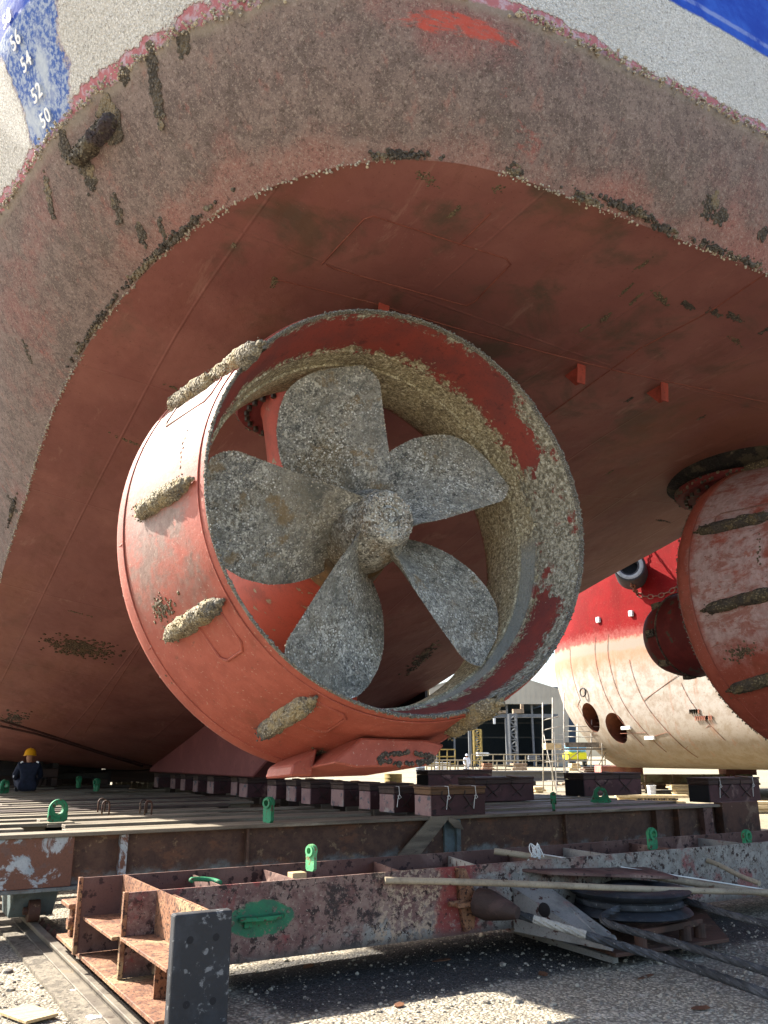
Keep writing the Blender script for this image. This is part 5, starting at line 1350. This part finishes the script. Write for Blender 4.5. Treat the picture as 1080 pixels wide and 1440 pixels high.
FC = thing('ship_cradle', 'far sunlit cradle of rusty and pale flaking beams under the cream ship', 'cradle', tuple(atD(930, 1112, 40) * 1.0))
for (a, b, c, d, D, dep, mt) in [(800, 1060, 1089, 1101, 41, .5, 'moss'), (790, 1070, 1101, 1104, 40.6, .9, 'far_beam'), (842, 905, 1077, 1089, 42, .8, 'far_block'), (1020, 1065, 1076, 1090, 42, .8, 'far_block'), (905, 990, 1104, 1110, 42, .6, 'rust_dark')]:
    mb = MB(); slab(mb, a, b, c, d, D, dep); wbuild(mb, 'far_beam', M[mt], FC, bevel=.02)
for px in (866, 908, 948, 990, 1030):
    mb = MB(); slab(mb, px, px + 3, 1089, 1112, 40.4, .1); slab(mb, px - 5, px + 8, 1100, 1102, 40.3, .2); wbuild(mb, 'far_post', M['far_beam'], FC)
mb = MB(); slab(mb, 850, 990, 1108, 1116, 44, 1.0); wbuild(mb, 'far_sill', M['steel_dark'], FC)
for (px, w_, lb) in [(846, 13, 'pinkish wedge block with a mark at the left end of the far cradle'), (1022, 13, 'pale wedge block with a mark at the right end of the far cradle')]:
    mb, o = solo('wedge_block', lb, 'block', px, px + w_, 1077, 1092, 40.9, .5, M['far_block'], 'wedge blocks on the far cradle')
# piles of stuff between the cradles
def pile(name, label, cat, px0, px1, py0, py1, D, n, mat, vert=False):
    a, b, h = seg(px0, px1, py0, py1, D, 1); L = (b - a).length; T = thing(name, label, cat, tuple((a + b) / 2)); r = random.Random(n * 7 + px0)
    for k in range(n):
        z = h * k / n; mb = MB(); mb.box(V((r.uniform(-.06, .06) * L, r.uniform(-.1, .1), z + h / n * .46)), (L * r.uniform(.7, 1), r.uniform(.4, .8), h / n * .86), Matrix.Rotation(-HEAD + r.uniform(-.2, .2), 3, 'Z'))
        mb.build('plank', mat, T, bevel=.006)
    return T
pile('plank_stack', 'long pale planks stacked on the ground behind the wide green lug', 'planks', 863, 962, 1117, 1131, 31, 3, M['pale_wood'])
pile('plank_stack', 'short pile of pale offcuts right of the white bucket', 'planks', 943, 975, 1103, 1118, 36, 6, M['pale_wood'])
pile('plank_stack', 'pale planks on the ground at the right edge beyond the cradle', 'planks', 1048, 1100, 1126, 1142, 26, 3, M['pale_wood'])
mb = MB()   # printed line along the top plank: illegible dark strokes
a, b, h = seg(896, 955, 1122.5, 1125.5, 30.2, .1)
for k in range(26):
    if k in (4, 13, 19): continue
    t = k / 26; q = a.lerp(b, t) + V((0, 0, h * .5)); mb.box(q, (.05 if k % 3 else .03, .01, h * (.9 if k % 2 else .7)), Matrix.Rotation(-HEAD, 3, 'Z'))
o = tag(mb.build('printed_line', M['black_paint']), kind='stuff')
pl_ = [o_ for o_ in COL.objects if o_.name.startswith('plank_stack')][0]; o.parent = pl_; o.location = -pl_.location
q0 = atZ(917, 1118, .12); BK = thing('bucket', 'white plastic bucket standing on the pale planks', 'bucket', (q0.x, q0.y, .1)); mb = MB()
mb.lathe([(.001, 0), (.15, 0), (.175, .36), (.185, .365), (.185, .385), (.165, .385), (.14, .02), (.001, .02)], ax=V((0, 0, 1)), n=20); mb.build('bucket_body', M['white_scrap'], BK, smooth=True)
mb = MB(); mb.tube([(math.cos(a * .2618) * .18, 0, .36 + math.sin(a * .2618) * .12) for a in range(13)], .006, 5); mb.build('handle', M['bolt'], BK)
# =================================================================== SCAFFOLD
M['galv'] = worn('scaffold_tube', '#b9b4a8', '#9a948a', '#7c6a55', 4); M['board'] = worn('scaffold_board', '#7d7468', '#5d554b', '#3b352e', 3)
SD = 38.5; SF = thing('scaffold_tower', 'tube scaffold tower with ladder and boarded platform at the cream bow', 'scaffold', tuple(atD(810, 1112, SD)))
def S(px, py, D=SD): return atD(px, py, D)
def tubes(name, L, r=.026, mat='galv'):
    for (a, b) in L:
        mb = MB(); mb.tube([a, b], r, 6); wbuild(mb, name, M[mat], SF, smooth='all')
tubes('standard', [(S(764, 1112), S(763, 988)), (S(777, 1112, SD + 1.3), S(777, 981, SD + 1.3)), (S(793, 1088), S(793, 974)), (S(813, 1085, SD + 1), S(812, 1018, SD + 1)), (S(831, 1080), S(832, 1012)), (S(847, 1078, SD - .4), S(846, 1012, SD - .4)), (S(851, 1076, SD + 1), S(850, 1034, SD + 1))], .028)
tubes('ledger', [(S(763, 1013), S(787, 1007)), (S(763, 1027), S(788, 1021)), (S(764, 1041), S(780, 1040)), (S(793, 1021), S(850, 1022)), (S(793, 1028), S(850, 1029)), (S(793, 1036), S(868, 1037)), (S(763, 1098), S(800, 1098)), (S(793, 1069), S(852, 1069)), (S(764, 1072), S(795, 1070))], .024)
tubes('brace', [(S(800, 1068), S(816, 1056)), (S(831, 1056), S(824, 1075)), (S(852, 1058), S(842, 1076)), (S(797, 1078), S(830, 1090)), (S(764, 1030), S(782, 1112, SD - .6))], .02)
mb = MB(); slab(mb, 795, 851, 1052, 1054.5, SD - .3, 1.3); wbuild(mb, 'platform', M['board'], SF)
mb = MB(); slab(mb, 795, 843, 1044, 1051, SD - .35, .06); wbuild(mb, 'toe_board', M['board'], SF)
mb = MB(); slab(mb, 768, 790, 1045, 1054, SD - .2, .9); wbuild(mb, 'platform', M['pale_wood'], SF)
LD = thing('ladder', 'pale aluminium ladder leaning on the scaffold tower', 'ladder', tuple(S(790, 1116, SD - 1)))
la, lb_ = S(783, 1117, SD - 1.2), S(779, 1030, SD - .4); lc, ld = S(797, 1117, SD - 1.2), S(792, 1030, SD - .4)
for i_, (a, b) in enumerate(((la, lb_), (lc, ld))): mb = MB(); mb.beam(a, b, .04, .07); wbuild(mb, 'stile', M['galv'], LD)
for k in range(13): mb = MB(); t = (k + .5) / 13; mb.tube([la.lerp(lb_, t), lc.lerp(ld, t)], .018, 6); wbuild(mb, 'rung', M['galv'], LD)
# =================================================================== FAR YARD
M['cladding'] = Mat('shed_cladding', .6); m = M['cladding']; xw = m.xyz(); wv = m.math('SINE', m.mul(xw[0], 9.0)); cc = m.mix(m.ss(m.noise(.15, 5, .6), .35, .7), lin('#a39d90'), lin('#8c867b')); m.bump(wv, .4, .05); M['cladding'] = m.out(cc)
M['shed_dark'] = plain('shed_inner_wall', '#3b4a58', .7); M['steelgrey'] = worn('gantry_grey', '#63666a', '#54585d', '#51463b', 1.5); M['yellowsteel'] = worn('yellow_lattice', '#8d7a42', '#7a6838', '#5c5030', 2)
SHD = 135
def shedpt(px, py, D=SHD): return atD(px, py, D)
SHE = thing('workshop_shed', 'large grey gabled workshop shed with dark open front in the far yard', 'shed', tuple(shedpt(705, 1076)))
RX = Matrix((_R, _fh, V((0, 0, 1)))).transposed()
def panel(poly_px, D, th): pts = [atD(x, y, D) for x, y in poly_px]; return MB().prism(pts, _fh * th)
wbuild(panel([(604, 990), (604, 966), (622, 962), (700, 940), (744, 958), (800, 975), (800, 990)], SHD, .5), 'gable_wall', M['cladding'], SHE)
mb = panel([(604, 1077), (604, 990), (615, 990), (615, 1077)], SHD, .5); wbuild(mb, 'side_pier', M['cladding'], SHE)
mb = panel([(778, 1077), (778, 990), (800, 990), (800, 1077)], SHD, .5); wbuild(mb, 'side_pier', M['cladding'], SHE)
wbuild(panel([(590, 1078), (590, 966), (810, 966), (810, 1078)], SHD + 32, .5), 'back_wall', M['shed_dark'], SHE)
mb = MB(); a, b, c, d, e = [atD(x, y, SHD) for x, y in ((600, 968), (622, 961), (700, 938.5), (744, 956.5), (806, 976))]; dd = _fh * 34
mb.grid([[p + V((0, 0, .1)) for p in (a, b, c, d, e)], [p + dd + V((0, 0, .1)) for p in (a, b, c, d, e)]]); rf = wbuild(mb, 'roof', M['cladding'], SHE); sm = rf.modifiers.new('thick', 'SOLIDIFY'); sm.thickness = .3
for px in (604, 800):
    p = atD(px, 1077, SHD); mb = MB(); mb.box(p + _fh * 17 + V((0, 0, 5)), (.4, 33, 10), RX); wbuild(mb, 'side_wall', M['shed_dark'], SHE)
for k, px in enumerate((640, 672, 716, 752)):
    mb = MB(); slab(mb, px - 1.2, px + 1.2, 990, 1077, SHD + 1, .5); wbuild(mb, 'column', M['steelgrey'], SHE)
mb = MB(); slab(mb, 604, 800, 1036, 1038, SHD + 20, .4); slab(mb, 604, 800, 1016, 1017.5, SHD + 20, .4); wbuild(mb, 'crane_beam', M['steelgrey'], SHE)
mb = MB(); p = atD(646, 950, SHD + 3); mb.tube([p, p + V((0, 0, 2.2))], .08, 6); wbuild(mb, 'vent_pipe', M['steelgrey'], SHE)
def lattice(name, label, px0, px1, py0, py1, D, mat, n=8):
    a, b = atD(px0, py1, D), atD(px1, py1, D); h = atD(px0, py0, D).z - a.z; w_ = (b - a).length; T = thing(name, label, 'lattice tower', tuple((a + b) / 2))
    for sx in (0, 1):
        for sy in (0, 1): mb = MB(); p = a + (b - a) * sx + _fh * (w_ * sy); mb.tube([p, p + V((0, 0, h))], .11, 6); wbuild(mb, 'chord', mat, T)
    mb = MB()
    for k in range(n):
        z0, z1 = h * k / n, h * (k + 1) / n
        for sy in (0, 1):
            o = _fh * (w_ * sy); p, q = (a, b) if k % 2 else (b, a); mb.tube([p + o + V((0, 0, z0)), q + o + V((0, 0, z1))], .05, 5); mb.tube([a + o + V((0, 0, z1)), b + o + V((0, 0, z1))], .05, 5)
    wbuild(mb, 'bracing', mat, T); return T
lattice('lattice_tower', 'grey lattice crane leg before the middle of the shed opening', 719, 729, 1004, 1077, 100, M['steelgrey'])
lattice('lattice_tower', 'yellow lattice crane leg before the left of the shed opening', 668, 678, 1026, 1077, 98, M['yellowsteel'])
GT = thing('gantry_crane', 'pale gantry crane column and beam with hook gear before the shed', 'crane', tuple(atD(716, 1077, 102)))
mb = MB(); slab(mb, 713, 717.5, 1010, 1077, 102, .5); wbuild(mb, 'column', M['steelgrey'], GT)
mb = MB(); slab(mb, 660, 664, 1026, 1077, 102, .5); wbuild(mb, 'column', M['steelgrey'], GT)
mb = MB(); slab(mb, 640, 785, 1004, 1009, 102.5, .8); wbuild(mb, 'main_beam', M['steelgrey'], GT)
mb = MB(); slab(mb, 722, 735, 997, 1003, 102.3, 1); slab(mb, 733, 737, 990, 1003, 102.3, .6); slab(mb, 696, 712, 999, 1003, 102.3, 1); wbuild(mb, 'trolley', M['far_beam'], GT)
mb = MB(); slab(mb, 694, 697, 1010, 1018, 102, .3); wbuild(mb, 'hook_block', M['white_scrap'], GT)
# truck
TK = thing('truck', 'yellow truck with pale blue windscreen half behind the scaffold', 'truck', tuple(atD(815, 1076, 84)))
M['yellow'] = plain('yellow_truck_paint', '#d8cf1d', .5, var=.1); M['glass'] = plain('blue_windscreen', '#7fb3d0', .15, var=.1); M['tyre'] = plain('tyre_rubber', '#1c1c1d', .8)
mb = MB(); slab(mb, 798, 826, 1058, 1069, 84, 2.2); wbuild(mb, 'cab', M['yellow'], TK, bevel=.1)
mb = MB(); slab(mb, 799, 825, 1047, 1057.8, 84.1, 1.9); wbuild(mb, 'windscreen', M['glass'], TK, bevel=.12)
mb = MB(); slab(mb, 798.5, 825.5, 1045.5, 1047, 84, 2.1); wbuild(mb, 'roof', M['white_scrap'], TK, bevel=.05)
for px in (800, 820): mb = MB(); a = atD(px, 1071, 84.4); mb.cyl(a, a + _R * .3, .45, 16); wbuild(mb, 'wheel', M['tyre'], TK, smooth=True)
mb = MB(); slab(mb, 798, 826, 1069, 1071, 83.9, .3); wbuild(mb, 'bumper', M['steelgrey'], TK)
# barrels, beams, railings, timber
def barrel(label, px, py0, py1, D, w_, cols):
    a = atD(px, py1, D); h = atD(px, py0, D).z - a.z; T = thing('barrel', label, 'barrel', tuple(a)); n = len(cols)
    for k, c in enumerate(cols):
        mb = MB(); mb.lathe([(.001, h * k / n), (w_, h * k / n), (w_ * 1.03, h * (k + .1) / n), (w_, h * (k + .2) / n), (w_, h * (k + 1) / n - .003), (.001, h * (k + 1) / n - .003)], ax=V((0, 0, 1)), n=20)
        mb.build('band', c, T, smooth=True)
M['orange'] = plain('orange_band', '#c8502c', .6); M['bluewhite'] = plain('pale_blue_plastic', '#a9bccb', .6)
barrel('red and white banded drum between the keel blocks', 665, 1086, 1102, 46, .21, [M['white_scrap'], M['orange'], M['white_scrap']])
barrel('pale blue container on a grey stand right of the nozzle foot', 591, 1068, 1086, 48, .26, [M['steelgrey'], M['bluewhite'], M['bluewhite']])
barrel('yellow drum half hidden behind the nozzle foot', 553, 1088, 1100, 30, .3, [M['yellowsteel'], M['yellowsteel']])
IB = thing('steel_beam', 'long grey steel beam on short legs left of the scaffold', 'steel beam', tuple(atD(765, 1105, 50)))
mb = MB(); slab(mb, 690, 800, 1084, 1086, 50, .5); slab(mb, 690, 800, 1086, 1097, 50.2, .06); slab(mb, 690, 800, 1097, 1098.5, 50, .5); wbuild(mb, 'beam', M['steelgrey'], IB)
for px in (745, 784): mb = MB(); slab(mb, px, px + 9, 1098.5, 1107, 50, .5); wbuild(mb, 'leg', M['steel_dark'], IB)
def railing(label, px0, px1, pyt, pyb, D, n, mat, rails=2, name='railing'):
    T = thing(name, label, 'railing', tuple(atD(px0, pyb, D)))
    for k in range(n + 1):
        px = px0 + (px1 - px0) * k / n; mb = MB(); mb.tube([atD(px, pyb, D), atD(px, pyt, D)], .05, 6); wbuild(mb, 'post', mat, T)
    for k in range(rails):
        py = pyt + (pyb - pyt) * k / rails; mb = MB(); mb.tube([atD(px0, py, D), atD(px1, py, D)], .05, 6); wbuild(mb, 'rail', mat, T)
M['palesteel'] = worn('sunlit_pale_steel', '#90866f', '#7b715c', '#66583f', 2)
railing('pale pipe railing across the far yard before the shed', 663, 800, 1061, 1078, 72, 9, M['palesteel'])
railing('yellowish frame railing far behind the nozzle foot', 596, 640, 1054, 1084, 66, 4, M['yellowsteel'], 3)
railing('low pale frame of pipes beside the standing person', 600, 655, 1069, 1092, 60, 5, M['palesteel'], 3)
railing('low scaffold tube frame right of the standing person', 675, 735, 1070, 1088, 64, 5, M['palesteel'], 3)
for i, (a, b, c, d, D, mt, lb) in enumerate([(676, 694, 1073, 1083, 58, 'rust', 'rusty brown timber stack on the far yard left of the grey beam'), (720, 741, 1073, 1083, 57, 'far_beam', 'tan block stack on the far yard above the grey beam'), (612, 632, 1072, 1082, 70, 'white_scrap', 'white bundle near the yellow frames in the far yard'),
                                     (742, 760, 1062, 1071, 80, 'steelgrey', 'grey machine cover behind the far railing'), (668, 690, 1058, 1063, 82, 'white_scrap', 'pale bundle lying on the far railing'), (600, 622, 1085, 1091, 52, 'pale_wood', 'low pale timber pile on sand right of the nozzle foot'), (628, 650, 1094, 1100, 45, 'far_beam', 'low tan beam pile left of the banded drum'),
                                     (800, 815, 1073, 1084, 48, 'pale_wood', 'pale crate behind the scaffold ladder'), (818, 846, 1078, 1086, 46, 'rust_dark', 'dark red block stack under the scaffold platform'), (748, 768, 1106, 1116, 40, 'pale_wood', 'tilted pale timber pile left of the scaffold foot')]):
    pile('yard_stack', lb, 'stack', a, b, c, d, D, 3, M[mt])
p = atD(655, 1092, 74); BI = thing('bicycle', 'bicycle leaning near the standing person in the far yard', 'bicycle', tuple(atD(690, 1088, 70)))
for px in (661, 669):
    c = atD(px, 1084, 70); mb = MB(); mb.tube([c + _R * (math.cos(a * .524) * .33) + V((0, 0, math.sin(a * .524) * .33)) for a in range(13)], .025, 5, cap=False); wbuild(mb, 'wheel', M['tyre'], BI)
mb = MB(); a, b = atD(661, 1084, 70), atD(669, 1084, 70); t = a.lerp(b, .4) + V((0, 0, .5)); u = a.lerp(b, .85) + V((0, 0, .55)); mb.tube([a, t, u, b], .025, 5); mb.tube([t, a.lerp(b, .45), u], .025, 5); wbuild(mb, 'frame', M['bolt'], BI)
